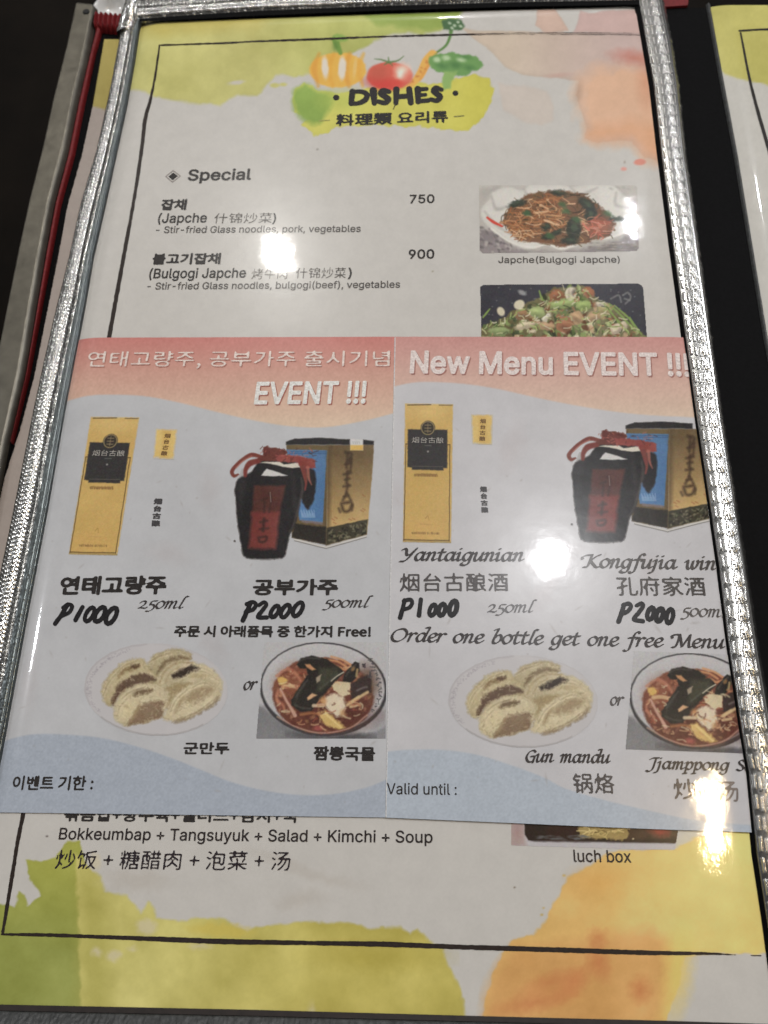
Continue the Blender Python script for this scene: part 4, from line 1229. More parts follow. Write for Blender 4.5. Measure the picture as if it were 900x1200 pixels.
seam = lambda Y: 463 - (Y - 395) * (10.7 / 563)
botL = lambda X: 952 + X * 6 / 452
botR = lambda X: np.interp(X, [450, 600, 700, 790, 840, 900], [958, 964.5, 969, 972.5, 974, 976])
cl = leaflet(-70, 466, HDL, WVL, (170, 171, 174), ((181, 112, 105), (186, 141, 126), (196, 171, 148)), (150, 158, 170),
             lambda X, Y: (X > edge_x(EDGE_L, Y) - 7) & (X < seam(Y) + 1.1) & (Y > 394.9 - X * .003) & (Y < botL(X) + 1.1), 3)
RES = cl.emit('event_leaflet', None, ZL, {1: 'header_band', 2: 'wave_band'},
              snap=lambda X, Y: (np.minimum(X, seam(Y)), np.clip(Y, 396 - X * .003, botL(X))))
LL = RES[0]
tag(LL, 'left event leaflet in Korean with pink header and blue wave', 'leaflet', 'event leaflets tucked over the page')
cr_ = leaflet(450, 905, HDR, WVR, (176, 175, 178), ((182, 130, 124), (188, 152, 140), (195, 174, 153)), (158, 167, 178),
              lambda X, Y: (X > seam(Y) - 1.1) & (X < edge_x(EDGE_R, Y) + 6) & (Y > 393.5 + (X - 463) * .001) & (Y < botR(X) + 1.1), 9)
RES = cr_.emit('event_leaflet', None, ZL + .00012, {1: 'header_band', 2: 'wave_band'},
               snap=lambda X, Y: (np.maximum(X, seam(Y)), np.clip(Y, 394.6 + (X - 463) * .001, botR(X))))
LR = RES[0]
tag(LR, 'right event leaflet in English with New Menu EVENT header', 'leaflet', 'event leaflets tucked over the page')
# the white cut edge of the right leaflet
yy = np.linspace(395.2, 958, 60); xx = seam(yy)
V = np.stack([place(xx - .7, yy, ZL + .0001), place(xx - .1, yy, ZL + .00030), place(xx + .6, yy, ZL + .00014)], 1).reshape(-1, 3)
F = [[3 * i + k, 3 * i + 3 + k, 3 * i + 4 + k, 3 * i + 1 + k] for i in range(59) for k in range(2)]
mesh_obj('cut_edge', V, F, ink((212, 208, 206)), LR)

ZT = ZL + Z2; ZTR = ZL + .00012 + Z2; ZP = ZL + Z1; ZPR = ZL + .00012 + Z1
hw = (212, 200, 196); hs = (150, 92, 80)
cjk('headline', '연태고량주, 공부가주 출시기념', (100.5, 432), (456.5, 431.5), 21, (206, 186, 178), LL, ZT, .001, shadow=(1.0, 1.1, (158, 104, 92)))
text('headline', 'EVENT !!!', (297.5, 473), (429, 472), 26, (212, 200, 194), LL, ZT, .020, shadow=(1.3, 1.3, hs), shear=.06)
text('headline', 'New Menu EVENT !!!', (480, 436.5), (809, 440), 26.5, (203, 188, 184), LR, ZTR, .022, shadow=(1.4, 1.4, (150, 104, 96)), shear=.02)
cjk('product_name', '연태고량주', (68.6, 697.5), (194.2, 696.5), 22.5, INK, LL, ZT, .014)
cjk('product_name', '공부가주', (295.6, 697.8), (396.2, 697.6), 19.5, INK, LL, ZT, .014)
cjk('product_name', '烟台古酿酒', (468.4, 693.5), (596, 693), 22, (74, 70, 70), LR, ZTR, .003)
cjk('product_name', '孔府家酒', (723.3, 698), (828, 698.6), 23, (74, 70, 68), LR, ZTR, .003)
cjk('offer_text', '주문 시 아래품목 중 한가지 Free!', (203.2, 746.5), (434.5, 747.2), 13.8, INK, LL, ZT, .013)
cjk('dish_caption', '군만두', (214.3, 884), (268.5, 884), 14.5, INK, LL, ZT, .012)
cjk('dish_caption', '짬뽕국물', (367, 891), (439.5, 892), 17, INK, LL, ZT, .013)
cjk('validity_text', '이벤트 기한 :', (13.3, 926), (108.3, 926.5), 17.5, INK, LL, ZT, .008)
text('validity_text', 'Valid until :', (453.2, 930.5), (535.2, 931.5), 13.5, INK, LR, ZTR, .004)
cjk('dish_caption', '锅烙', (672, 929.5), (720.8, 930.5), 24, (80, 76, 76), LR, ZTR, .003)
cjk('dish_caption', '炒', (790.5, 936.5), (817, 937), 24.5, (84, 78, 76), LR, ZTR, .003)
cjk('dish_caption', '碼', (818.5, 938), (841, 938.5), 24.5, (176, 146, 122), LR, ZTR, .003)
cjk('dish_caption', '汤', (842.5, 939), (867, 939.5), 24.5, (112, 104, 100), LR, ZTR, .003)
INK2 = (60, 56, 56)
script('volume_text', '250ml', (161, 712.8), (220.5, 713), 8.6, INK2, LL, ZT, .17, .035)
script('volume_text', '500ml', (377, 711.3), (437.3, 711.8), 8.2, INK2, LL, ZT, .17, .035)
script('volume_text', '250ml', (570.8, 717.2), (630.5, 717.6), 8.8, (88, 86, 88), LR, ZTR, .17, .035)
script('volume_text', '500ml', (796.5, 721.5), (858, 723.5), 9.2, (84, 80, 78), LR, ZTR, .17, .035)
script('joining_word', 'or', (284.8, 808), (302, 808), 9.3, INK2, LL, ZT, .2, .05)
script('joining_word', 'or', (714.8, 826), (732.6, 826.4), 9.3, (84, 80, 80), LR, ZTR, .2, .05)
script('product_name', 'Yantaigunian', (467, 656.6), (615, 657.4), 9.8, INK2, LR, ZTR, .2, .05)
script('product_name', 'Kongfujia wine', (681, 664.4), (853, 667.6), 10.2, (76, 72, 70), LR, ZTR, .2, .05)
script('offer_text', 'Order one bottle get one free Menu', (457.4, 751.2), (851, 759.6), 10.3, INK2, LR, ZTR, .19, .045)
script('dish_caption', 'Gun mandu', (615.6, 892.6), (716, 894), 9.4, INK2, LR, ZTR, .2, .05)
script('dish_caption', 'Jjamppong Soup', (755.5, 900.4), (906, 904), 8.8, INK2, LR, ZTR, .2, .05)

# prices written with a marker
MK = (34, 33, 35)


def zero(cx, cy, rx, ry, sl):
    t = np.linspace(.6, 2 * math.pi + .9, 14)
    return [(cx + rx * math.cos(q) - sl * math.sin(q) * ry, cy + ry * math.sin(q)) for q in t]


def marker(strokes, par, z):
    brush_part('handwritten_price', strokes, MK, par, z, .45, .35, 6)


marker([([(79.5, 708), (73, 719), (64.5, 731)], [5, 5.4, 5], True), ([(74, 712), (80, 708), (84.5, 710.5), (81, 717.5), (72, 722)], 4.6, True),
        ([(96.6, 711.5), (88.5, 726.5)], [5, 5.6], False), (zero(105, 720, 4.6, 8.2, .42), 5, False), (zero(117, 720, 5.2, 8.6, .42), 5.4, False), (zero(130.5, 721.5, 5.4, 9.4, .42), 5.4, False)], LL, ZT)
marker([([(294, 706), (290, 715), (284.5, 727)], [5, 5.6, 5.6], True), ([(289, 708), (296, 705.5), (300, 708.5), (296, 714.5), (288, 717)], 4.8, True),
        ([(303.5, 709), (309.5, 705.8), (312, 709), (307, 716), (302.5, 723), (312.5, 723.6)], [4.4, 4.8, 5, 5, 5.2, 5], True),
        (zero(322, 716.5, 4.2, 6.8, .4), 5, False), (zero(334.5, 716, 4.6, 7.4, .4), 5, False), (zero(349, 714, 5, 8.2, .4), 5, False)], LL, ZT)
marker([([(474, 703.5), (472, 713), (468.8, 724)], [5, 5.4, 5.6], True), ([(473, 704.5), (480.5, 702.5), (483, 706.5), (479.5, 712), (472.5, 714.5)], 4.8, True),
        ([(493.2, 702.5), (491, 721)], [5, 5.6], False), (zero(507, 715, 3.6, 6.4, .25), 5.2, False), (zero(518, 714.5, 3.8, 6.8, .2), 5.6, False), (zero(531, 712.5, 4.2, 8.4, .2), 6, False)], LR, ZTR)
marker([([(731.5, 708.5), (728.5, 718), (725, 728)], [5, 5.6, 6], True), ([(730.5, 709), (736.5, 707.3), (739.5, 710.5), (736, 716), (730, 719)], 5, True),
        ([(746, 709.5), (751.5, 707.2), (753.5, 710.5), (748.5, 718), (743, 725.5), (753.5, 728)], [4.6, 5, 5.2, 5, 5.4, 5.2], True),
        (zero(762.5, 719, 3.8, 7, .22), 5.6, False), (zero(773, 720.5, 4, 7.4, .2), 6, False), (zero(785, 722, 3.8, 8.2, .15), 5.4, False)], LR, ZTR)

# ---- pictures printed on both leaflets (painted once in left-leaflet measure, placed by each sheet's own layout)
GOLD = (184, 151, 82)


def quadmap(q, w, h):
    q = np.asarray(q, float)

    def f(X, Y):
        u = (X / w)[..., None]; v = (Y / h)[..., None]
        r = q[0] * (1 - u) * (1 - v) + q[1] * u * (1 - v) + q[2] * u * v + q[3] * (1 - u) * v
        return r[..., 0], r[..., 1]
    return f


def carton(q, par, z, seed):
    w, h = 56., 162.
    c = sub(-2, 58.4, -2, 164.4, .5, (172, 170, 168))
    c.poly([(0, 0), (w, 0), (w, h), (0, h)], GOLD, 1.1, .9, 3, seed=seed, mott=10, id=0)
    c.ell(28, 8, 30, 8, (204, 176, 112), 0, 8, a=.5); c.ell(24, 150, 22, 12, (200, 156, 84), 0, 10, a=.4)
    c.stroke([(3, 1.2), (30, .4)], 1, (70, 58, 40), .6, sm=False); c.stroke([(40, .8), (55, .6)], .9, (90, 76, 50), .7, sm=False)
    br = (72, 58, 36)
    c.stroke([(1.5, 47), (0.8, 160)], .9, br, .6, .9, sm=False, wob=.4); c.stroke([(53, 47), (54, 160)], .9, br, .6, .9, sm=False, wob=.4); c.stroke([(.8, 159.5), (54, 159.5)], 1., br, .6, .9, sm=False, wob=.4)
    c.stroke([(49, 47), (53, 47)], .8, br, .6, sm=False); c.stroke([(1.5, 47), (4, 47)], .8, br, .6, sm=False)
    c.stroke([(-.5, 161), (56, 161.4)], 1.2, (120, 104, 60), .8, .7, sm=False, wob=.6)
    c.poly([(3.5, 29.5), (50, 29.5), (50.5, 74.5), (46, 74.5), (46, 77.5), (9, 77), (9, 74.5), (3.8, 74)], (54, 52, 52), .8, .5, 2, id=1)
    c.ell(27, 28, 8.4, 8.6, (58, 52, 46), 0, .7, .4, id=2)
    t = np.linspace(0, 6.3, 24); c.stroke([(27 + 7.4 * math.cos(a), 28 + 7.6 * math.sin(a)) for a in t], .8, (160, 140, 96), .5, .9)
    for y in (24.5, 28, 31.5): c.stroke([(23.5, y), (30.5, y)], .9, (140, 124, 92), .6, .8, sm=False)
    c.stroke([(27, 22.5), (27, 33.5)], .8, (140, 124, 92), .6, .7, sm=False)
    c.stroke([(10, 73), (45, 73)], .6, (120, 112, 96), .5, .5, sm=False)
    c.ell(27.5, 55.5, 1, 1, (150, 148, 142)); c.stroke([(24, 48.5), (31, 48.5)], .8, (120, 118, 112), .6, .6, sm=False)
    r = rng(seed + 2)
    for k in range(26): x = 12 + k * 1.05; c.stroke([(x, 81.5 + r.random()), (x + r.random(), 84.5)], .9, (112, 84, 48), .5, .8, sm=False)
    for k in range(30): x = 10 + k * 1.1; c.stroke([(x, 150 + r.random()), (x + r.random(), 152.4)], .8, (110, 84, 50), .5, .75 * r.random() + .2, sm=False)
    c.stroke([(26, 134), (28.5, 131), (30, 136)], .9, (150, 112, 56), .6, .7); c.stroke([(20, 141), (34, 141)], .7, (160, 124, 70), .8, .5, sm=False)
    c.grain(6, 1.2, seed, chroma=4)
    c.M = polysdf(c.X, c.Y, [(-1, -1), (57, -1), (57, 163), (-1, 163)]) < 0
    fn = quadmap(q, w, h)
    o = c.emit('carton_picture', par, z, {1: 'black_label_print', 2: 'round_emblem_print'}, fn)[0]
    qa = fn(np.array([8.5, 45.5]), np.array([45.5, 45.5]))
    cjk('label_lettering', '烟台古酿', (qa[0][0], qa[1][0]), (qa[0][1], qa[1][1]), 7, (150, 146, 140), o, z + Z1, .0)
    return o


carton([(106.5, 488.8), (163, 489.8), (137.2, 650.4), (80.9, 649.4)], LL, ZP, 3)
carton([(474.8, 473.4), (530.8, 474.2), (528.4, 636), (472.4, 634.8)], LR, ZPR, 8)


def tag_pic(q, vq, par, z, seed):
    w, h = 24., 34.
    c = sub(-1.5, 26, -1.5, 36, .5, (172, 170, 168))
    c.poly([(0, 0), (w, 0), (w, h), (0, h)], (196, 166, 94), 1.6, 1.4, 4, seed=seed, mott=10)
    c.poly([(8, 1), (17, 1), (17, h), (8, h)], (182, 146, 72), 2.5, 1, 4, .6)
    c.grain(6, 1.2, seed, chroma=4)
    fn = quadmap(q, w, h)
    o = c.emit('bottle_picture', par, z, None, fn)[0]
    qa = fn(np.array([8., 16.]), np.array([31., 31.]))
    cjk('label_lettering', '烟\n台\n古\n酿', (qa[0][0], qa[1][0]), (qa[0][1], qa[1][1]), 26, (112, 86, 52), o, z + Z1, .01)
    cjk('label_lettering', '烟\n台\n古\n酿', vq[0], vq[1], vq[2], (66, 64, 66), o, z + Z1, .02, shear=vq[3])
    return o


tag_pic([(183.5, 503.5), (206.6, 504.2), (202.8, 537.2), (180.6, 536.2)], ((175.5, 616.5), (187.5, 616.8), 33, -.04), LL, ZP, 4)
tag_pic([(553.2, 486.6), (576.6, 486.9), (575.6, 520), (554.6, 519)], ((562, 600.5), (572.5, 600.8), 31, -.06), LR, ZPR, 6)


def wine(fn, par, z, seed, tag_):
    def q(*p): return [(265 + x / 5., 500 + y / 5.) for x, y in p]
    c = sub(266, 442, 508, 664, .5, (171, 169, 169))
    # gift box
    c.poly(q((352, 105), (596, 108), (586, 692), (385, 650), (380, 400)), (98, 82, 56), .9, .5, id=1, mott=10)
    c.poly(q((354, 134), (592, 138), (566, 562), (430, 548)), (72, 106, 144), .8, .4, id=2, mott=16, grad=((76, 114, 156), q((560, 150))[0], q((480, 540))[0]))
    for y in (146, 156): c.stroke(q((375, y), (585, y + 2)), .9, (52, 80, 116), .6, .8, sm=False)
    for k in range(16): x = 440 + k * 5; c.stroke(q((x, 490 + (k % 3) * 10), (x + 4, 530)), .9, (150, 172, 196), .7, .5, sm=False)
    c.poly(q((440, 545), (566, 560), (565, 575), (440, 560)), (120, 110, 116), 1, 1, 4, .7)
    c.poly(q((400, 566), (590, 590), (588, 692), (384, 650)), (46, 42, 38), 1, 1, 4, id=1, mott=14)
    c.poly(q((594, 108), (866, 104), (856, 270), (826, 632), (588, 694)), (98, 80, 54), .9, .5, id=1, mott=14, grad=((176, 146, 92), q((700, 160))[0], q((700, 560))[0]))
    c.poly(q((590, 110), (618, 110), (606, 690), (586, 692)), (84, 68, 46), 2.5, .6, a=.7)
    c.poly(q((588, 594), (830, 542), (826, 632), (586, 694)), (62, 58, 46), .9, .8, id=1, mott=20)
    r = rng(seed)
    for k in range(90):
        x = 600 + 220 * r.random(); y = 600 - (x - 600) * .22 + 10 + 70 * r.random(); c.ell(*q((x, y))[0], 1.6, .9, (110, 106, 84) if r.random() < .5 else (38, 36, 30), r.random() * 180, .7, a=.7)
    c.stroke(q((400, 660), (585, 706), (822, 640)), 1.1, (190, 186, 178), .6, .9, sm=False); c.stroke(q((400, 668), (585, 714), (822, 648)), .7, (80, 76, 70), .6, .7, sm=False)
    c.poly(q((350, 88), (400, 70), (560, 65), (640, 70), (725, 74), (726, 106), (350, 106)), (44, 42, 43), .9, .6, id=3); c.poly(q((802, 75), (866, 85), (866, 106), (800, 106)), (44, 42, 43), .9, .5, id=3)
    if tag_:
        c.poly(q((728, 72), (802, 76), (802, 138), (728, 136)), (186, 184, 182), .8, id=4); c.poly(q((728, 108), (802, 108), (802, 138), (728, 138)), (196, 160, 78), .9, id=4)
        for x in (742, 754, 766, 778): c.stroke(q((x, 86), (x + 5, 100)), .9, (150, 150, 152), .6, .8, sm=False)
    # brush lettering down the gold face
    dkb = (58, 44, 34)
    for p, w_ in (([(700, 150), (735, 160), (720, 200)], 3), ([(712, 160), (706, 240)], 2.6), ([(735, 190), (728, 260)], 2.2), ([(690, 280), (730, 270)], 2.4), ([(712, 262), (706, 330)], 3), ([(688, 350), (726, 345)], 2.2), ([(714, 340), (700, 400), (684, 430)], 2.4), ([(708, 390), (730, 430)], 2.2), ([(676, 450), (734, 445), (722, 490), (690, 494), (676, 455)], 3), ([(660, 480), (668, 500)], 2), ([(742, 460), (738, 490)], 1.6), ([(690, 410), (716, 404)], 1.8), ([(696, 220), (728, 214)], 2), ([(696, 310), (724, 304)], 2)):
        c.stroke(q(*p), w_ * 1.15, dkb, 1.6, .75)
    for x, y in ((620, 540), (636, 530), (628, 560), (720, 540), (740, 536), (790, 490), (800, 480), (800, 400)): c.stroke(q((x, y), (x + 14, y + 8)), 1.3, (140, 84, 52), .8, .6)
    # jar
    jar = q((55, 420), (48, 370), (70, 310), (110, 285), (150, 262), (190, 205), (240, 195), (380, 195), (430, 236), (500, 246), (524, 280), (526, 350), (508, 440), (478, 486), (452, 450), (436, 430), (410, 560), (372, 640), (345, 752), (300, 774), (180, 776), (110, 764), (92, 720), (66, 560))
    c.poly(jar, (40, 38, 39), 1.3, .8, 4, id=5, mott=8, smooth=True)
    c.ell(*q((90, 390))[0], 3, 16, (58, 56, 56), 5, 4, a=.5); c.ell(*q((400, 400))[0], 2, 18, (66, 64, 62), -5, 3, a=.5)
    c.stroke(q((440, 300), (446, 380), (400, 560), (370, 620)), [1.5, 3, 2, 1], (78, 72, 68), 1.4, .7)
    c.poly(q((165, 345), (345, 345), (312, 520), (150, 520)), (82, 50, 45), 1.6, .8, id=6, mott=14)
    c.poly(q((150, 500), (314, 500), (293, 718), (134, 714)), (112, 56, 52), 2.5, 1.2, id=6, mott=18)
    for p, w_ in (([(250, 390), (264, 420), (252, 500)], 1.6), ([(210, 430), (240, 420)], 2), ([(226, 440), (222, 500)], 2), ([(200, 560), (240, 550)], 2.4), ([(222, 540), (216, 610)], 3), ([(196, 600), (246, 596)], 2), ([(190, 650), (236, 646), (228, 672), (198, 674), (190, 650)], 2.6)):
        c.stroke(q(*p), w_ * 1.1, (54, 38, 36), 1.4, .75)
    c.stroke(q((258, 385), (262, 440)), .9, (150, 140, 130), .6, .6)
    c.poly(q((196, 212), (240, 204), (310, 206), (340, 222), (430, 208), (434, 236), (390, 242), (330, 236), (260, 216)), (192, 186, 172), .8, .6, id=7)  # white glints and gaps at the jar neck, painted into the picture
    c.poly(q((204, 286), (222, 260), (238, 246), (290, 262), (360, 286), (280, 292)), (186, 184, 182), .8, .6, id=7)
    # red cloth and cord
    rb = (112, 58, 50)
    c.stroke(q((210, 178), (150, 165), (100, 190), (60, 225), (34, 262), (46, 288), (70, 280)), [4, 5, 4, 4, 4.6, 4, 2], rb, .9, id=8); c.stroke(q((150, 172), (100, 200), (60, 240)), 1.3, (170, 100, 84), .9, .6)
    c.stroke(q((190, 200), (140, 215), (115, 250), (112, 286)), [6, 7, 5, 4], (112, 54, 48), 1, id=8)
    c.poly(q((215, 120), (240, 112), (262, 124), (330, 126), (356, 150), (352, 190), (300, 200), (200, 206), (186, 186), (216, 165)), (96, 50, 44), 1, 1.6, 4, id=8, mott=20)
    c.poly(q((290, 162), (400, 168), (500, 186), (524, 200), (522, 240), (440, 250), (420, 214), (300, 202)), (126, 60, 54), 1, 1.6, 4, id=8, mott=26)
    c.stroke(q((450, 240), (462, 290), (468, 330), (462, 370)), [6, 5, 3, 2], (112, 58, 52), .9, id=8); c.stroke(q((478, 240), (484, 300), (500, 340)), [4, 3, 1], (156, 92, 80), .9, .8, id=8)
    for k in range(36):
        x = 196 + 320 * r.random(); y = 130 + 80 * r.random(); c.stroke(q((x, y), (x + 18 * r.normal(), y + 10 * r.normal())), 1.1, (170, 96, 84) if r.random() < .5 else (70, 38, 34), .7, .55, sm=False) if y > 115 + abs(x - 330) * .1 and y < 205 else None
    c.ell(*q((50, 670))[0], 1.1, 1.1, (60, 58, 58))
    c.grain(6, 1.3, seed, ids=[1, 2, 3, 4, 5, 6, 7, 8], chroma=4)
    c.M = c.T
    d = c.emit('wine_picture', par, z, {1: 'gift_box_print', 2: 'blue_panel_print', 3: 'box_lid_print', 4: 'price_tag_print', 5: 'jar_print', 6: 'jar_label_print', 7: 'neck_glint_print', 8: 'red_cloth_print'}, fn)
    return d


wine(lambda X, Y: (X, Y), LL, ZP, 11, True)
wine(lambda X, Y: (669 + (X - 274) * 1.05, 503 + (Y - 522) * .995), LR, ZPR, 12, False)


def dumplings(fn, par, z, seed):
    def q(*p): return [(90 + x / 4.737, 745 + y / 4.737) for x, y in p]
    base = (171, 169, 170)
    c = sub(96, 270, 750, 868, .5, base)
    t = np.linspace(0, 2 * math.pi, 60)
    ep = [(183 + 83 * math.cos(a), 808 + 53 * math.sin(a) + 2 * math.cos(a)) for a in t]
    c.poly(ep, (174, 171, 172), 1.5, .5, id=0)
    c.stroke(ep[26:44], 1.4, (148, 142, 146), 1.2, .5, wob=.8); c.stroke(ep[8:24], 1.2, (140, 136, 136), .9, .7, wob=.6); c.stroke(ep[44:54], 1, (160, 156, 158), 1.2, .35, wob=.8)
    c.stroke([(107 + 6 * math.sin(a * 3) * 0 + 2, 0) for a in (0, 1)], .1, base)
    r = rng(seed)
    for k in range(150):
        a = 2.6 + r.random() * 1.7; c.ell(183 + (76 + 6 * r.random()) * math.cos(a), 808 + (48 + 5 * r.random()) * math.sin(a), .7, .6, (146, 140, 146), 0, .6, a=.5)

    def dump(pts, col, id, rr):
        c.poly(q(*pts), col, 1.8, 2.2, 4, id=id, seed=rr, smooth=True, mott=26, rim=14)

    def dark(pts, col, a=.95, e=1.4): c.poly(q(*pts), col, e + .5, 2.4, 3, a, smooth=True, mott=22)
    c.poly(q((300, 240), (440, 200), (640, 180), (720, 260), (640, 330), (500, 400), (400, 330)), (150, 132, 96), 2, 2, 5, mott=18, id=3)
    dump([(370, 195), (430, 108), (520, 74), (600, 84), (640, 108), (620, 140), (540, 160), (470, 200), (440, 260), (400, 240)], (170, 157, 124), 1, 3)
    dark([(455, 175), (500, 130), (560, 112), (632, 122), (610, 136), (520, 158), (450, 230)], (116, 98, 72), .8)
    dark([(430, 115), (480, 95), (470, 110), (420, 140)], (130, 112, 82), .6)
    dump([(138, 335), (150, 260), (215, 180), (290, 135), (370, 130), (410, 190), (440, 235), (330, 280), (240, 330), (195, 392), (158, 380)], (176, 162, 126), 2, 4)
    dark([(232, 268), (300, 225), (370, 208), (440, 238), (420, 256), (330, 276), (250, 316), (205, 384), (190, 368), (214, 310)], (92, 72, 58))
    dark([(240, 200), (300, 162), (344, 168), (330, 184), (270, 205), (228, 232)], (120, 98, 66), .8); dark([(300, 160), (340, 158), (334, 178), (304, 178)], (86, 66, 50), .9)
    dump([(440, 262), (455, 210), (500, 160), (570, 134), (660, 148), (740, 176), (800, 240), (806, 300), (720, 276), (600, 262), (520, 280), (480, 284)], (183, 170, 138), 3, 5)
    c.stroke(q((462, 258), (490, 196), (560, 150), (640, 150)), 1.6, (142, 122, 88), 1.4, .7); c.stroke(q((490, 262), (520, 205), (570, 172)), 1.2, (150, 130, 96), 1.2, .6)
    dark([(532, 212), (580, 188), (640, 166), (672, 184), (620, 210), (560, 236), (534, 236)], (58, 48, 42))
    dark([(620, 225), (700, 200), (760, 220), (700, 236)], (160, 144, 106), .6)
    dump([(203, 430), (215, 370), (250, 318), (320, 276), (420, 262), (500, 300), (510, 350), (480, 440), (400, 480), (330, 492), (272, 502), (216, 470)], (180, 167, 134), 4, 6)
    dark([(306, 330), (330, 304), (380, 290), (422, 300), (400, 318), (336, 334)], (96, 78, 56), .9)
    dark([(340, 392), (390, 372), (470, 360), (484, 400), (474, 448), (400, 474), (330, 490), (284, 494), (310, 440)], (112, 90, 68), .9)
    c.stroke(q((300, 480), (330, 420), (350, 380)), 2, (140, 116, 84), 1.4, .6); c.ell(*q((285, 400))[0], 9, 13, (196, 180, 140), 20, 6, a=.6)
    dump([(480, 462), (500, 400), (545, 330), (620, 276), (700, 240), (770, 270), (806, 320), (770, 372), (690, 424), (600, 470), (540, 478)], (178, 165, 132), 5, 7)
    dark([(600, 350), (650, 300), (730, 280), (760, 300), (700, 352), (620, 372)], (134, 114, 84), .75, 3); dark([(540, 420), (570, 350), (600, 320), (590, 360), (556, 430)], (138, 118, 86), .7, 2)
    dark([(540, 474), (640, 436), (740, 380), (790, 336), (770, 376), (690, 426), (590, 474)], (112, 94, 72), .75, 2); c.stroke(q((520, 440), (560, 360), (630, 300), (700, 272)), 1.4, (206, 192, 152), 1.2, .6)
    r2 = rng(seed + 1)
    w = (c.I > 0)
    for p in ([(215, 215), (260, 170), (330, 142)], [(150, 330), (176, 262), (216, 214)], [(400, 150), (450, 118), (520, 96)], [(560, 96), (600, 100), (628, 116)], [(690, 176), (750, 204), (790, 262)], [(650, 196), (720, 204), (772, 244)],
              [(250, 350), (300, 310), (380, 284)], [(226, 440), (244, 390), (280, 350)], [(440, 280), (484, 316), (498, 352)], [(520, 420), (556, 350), (610, 304)], [(640, 290), (700, 262), (760, 282)], [(600, 452), (680, 416), (750, 360)]):
        for d_ in (-7, 0, 7):
            pp = q(*[(x + d_ * .5, y + d_) for x, y in p])
            c.stroke(pp, 1.3, (202, 190, 158) if d_ else (138, 122, 94), 1.1, .42, wob=.8, seed=40 + d_)
    for k in range(340):
        x, y = 118 + 142 * r2.random(), 760 + 92 * r2.random()
        j, i = int((y - 750) / .5), int((x - 96) / .5)
        if c.I[j, i] > 0:
            a = r2.random() * 3.1; l = .8 + 1.6 * r2.random()
            c.stroke([(x - l * math.cos(a), y - l * math.sin(a)), (x + l * math.cos(a), y + l * math.sin(a))], .9, (208, 196, 164) if r2.random() < .55 else (126, 108, 82), .9, .32, sm=False)
    for k in range(60):
        x, y = 118 + 142 * r2.random(), 760 + 92 * r2.random()
        j, i = int((y - 750) / .5), int((x - 96) / .5)
        if c.I[j, i] > 0: c.ell(x, y, .7 + 1.4 * r2.random(), .6 + .6 * r2.random(), (206, 192, 150) if r2.random() < .55 else (112, 94, 70), r2.random() * 180, 1.0, a=.3)
    c.grain(8, 1.6, seed, ids=[1, 2, 3, 4, 5], chroma=3)
    c.M = c.T
    nm = {k: 'dumpling_print' for k in range(1, 6)}
    return c.emit('dumpling_picture', par, z, nm, fn)


dumplings(lambda X, Y: (X, Y), LL, ZP, 21)
dumplings(lambda X, Y: (547 + (X - 119.5) * 1.043, 775 + (Y - 761) * 1.0), LR, ZPR, 27)


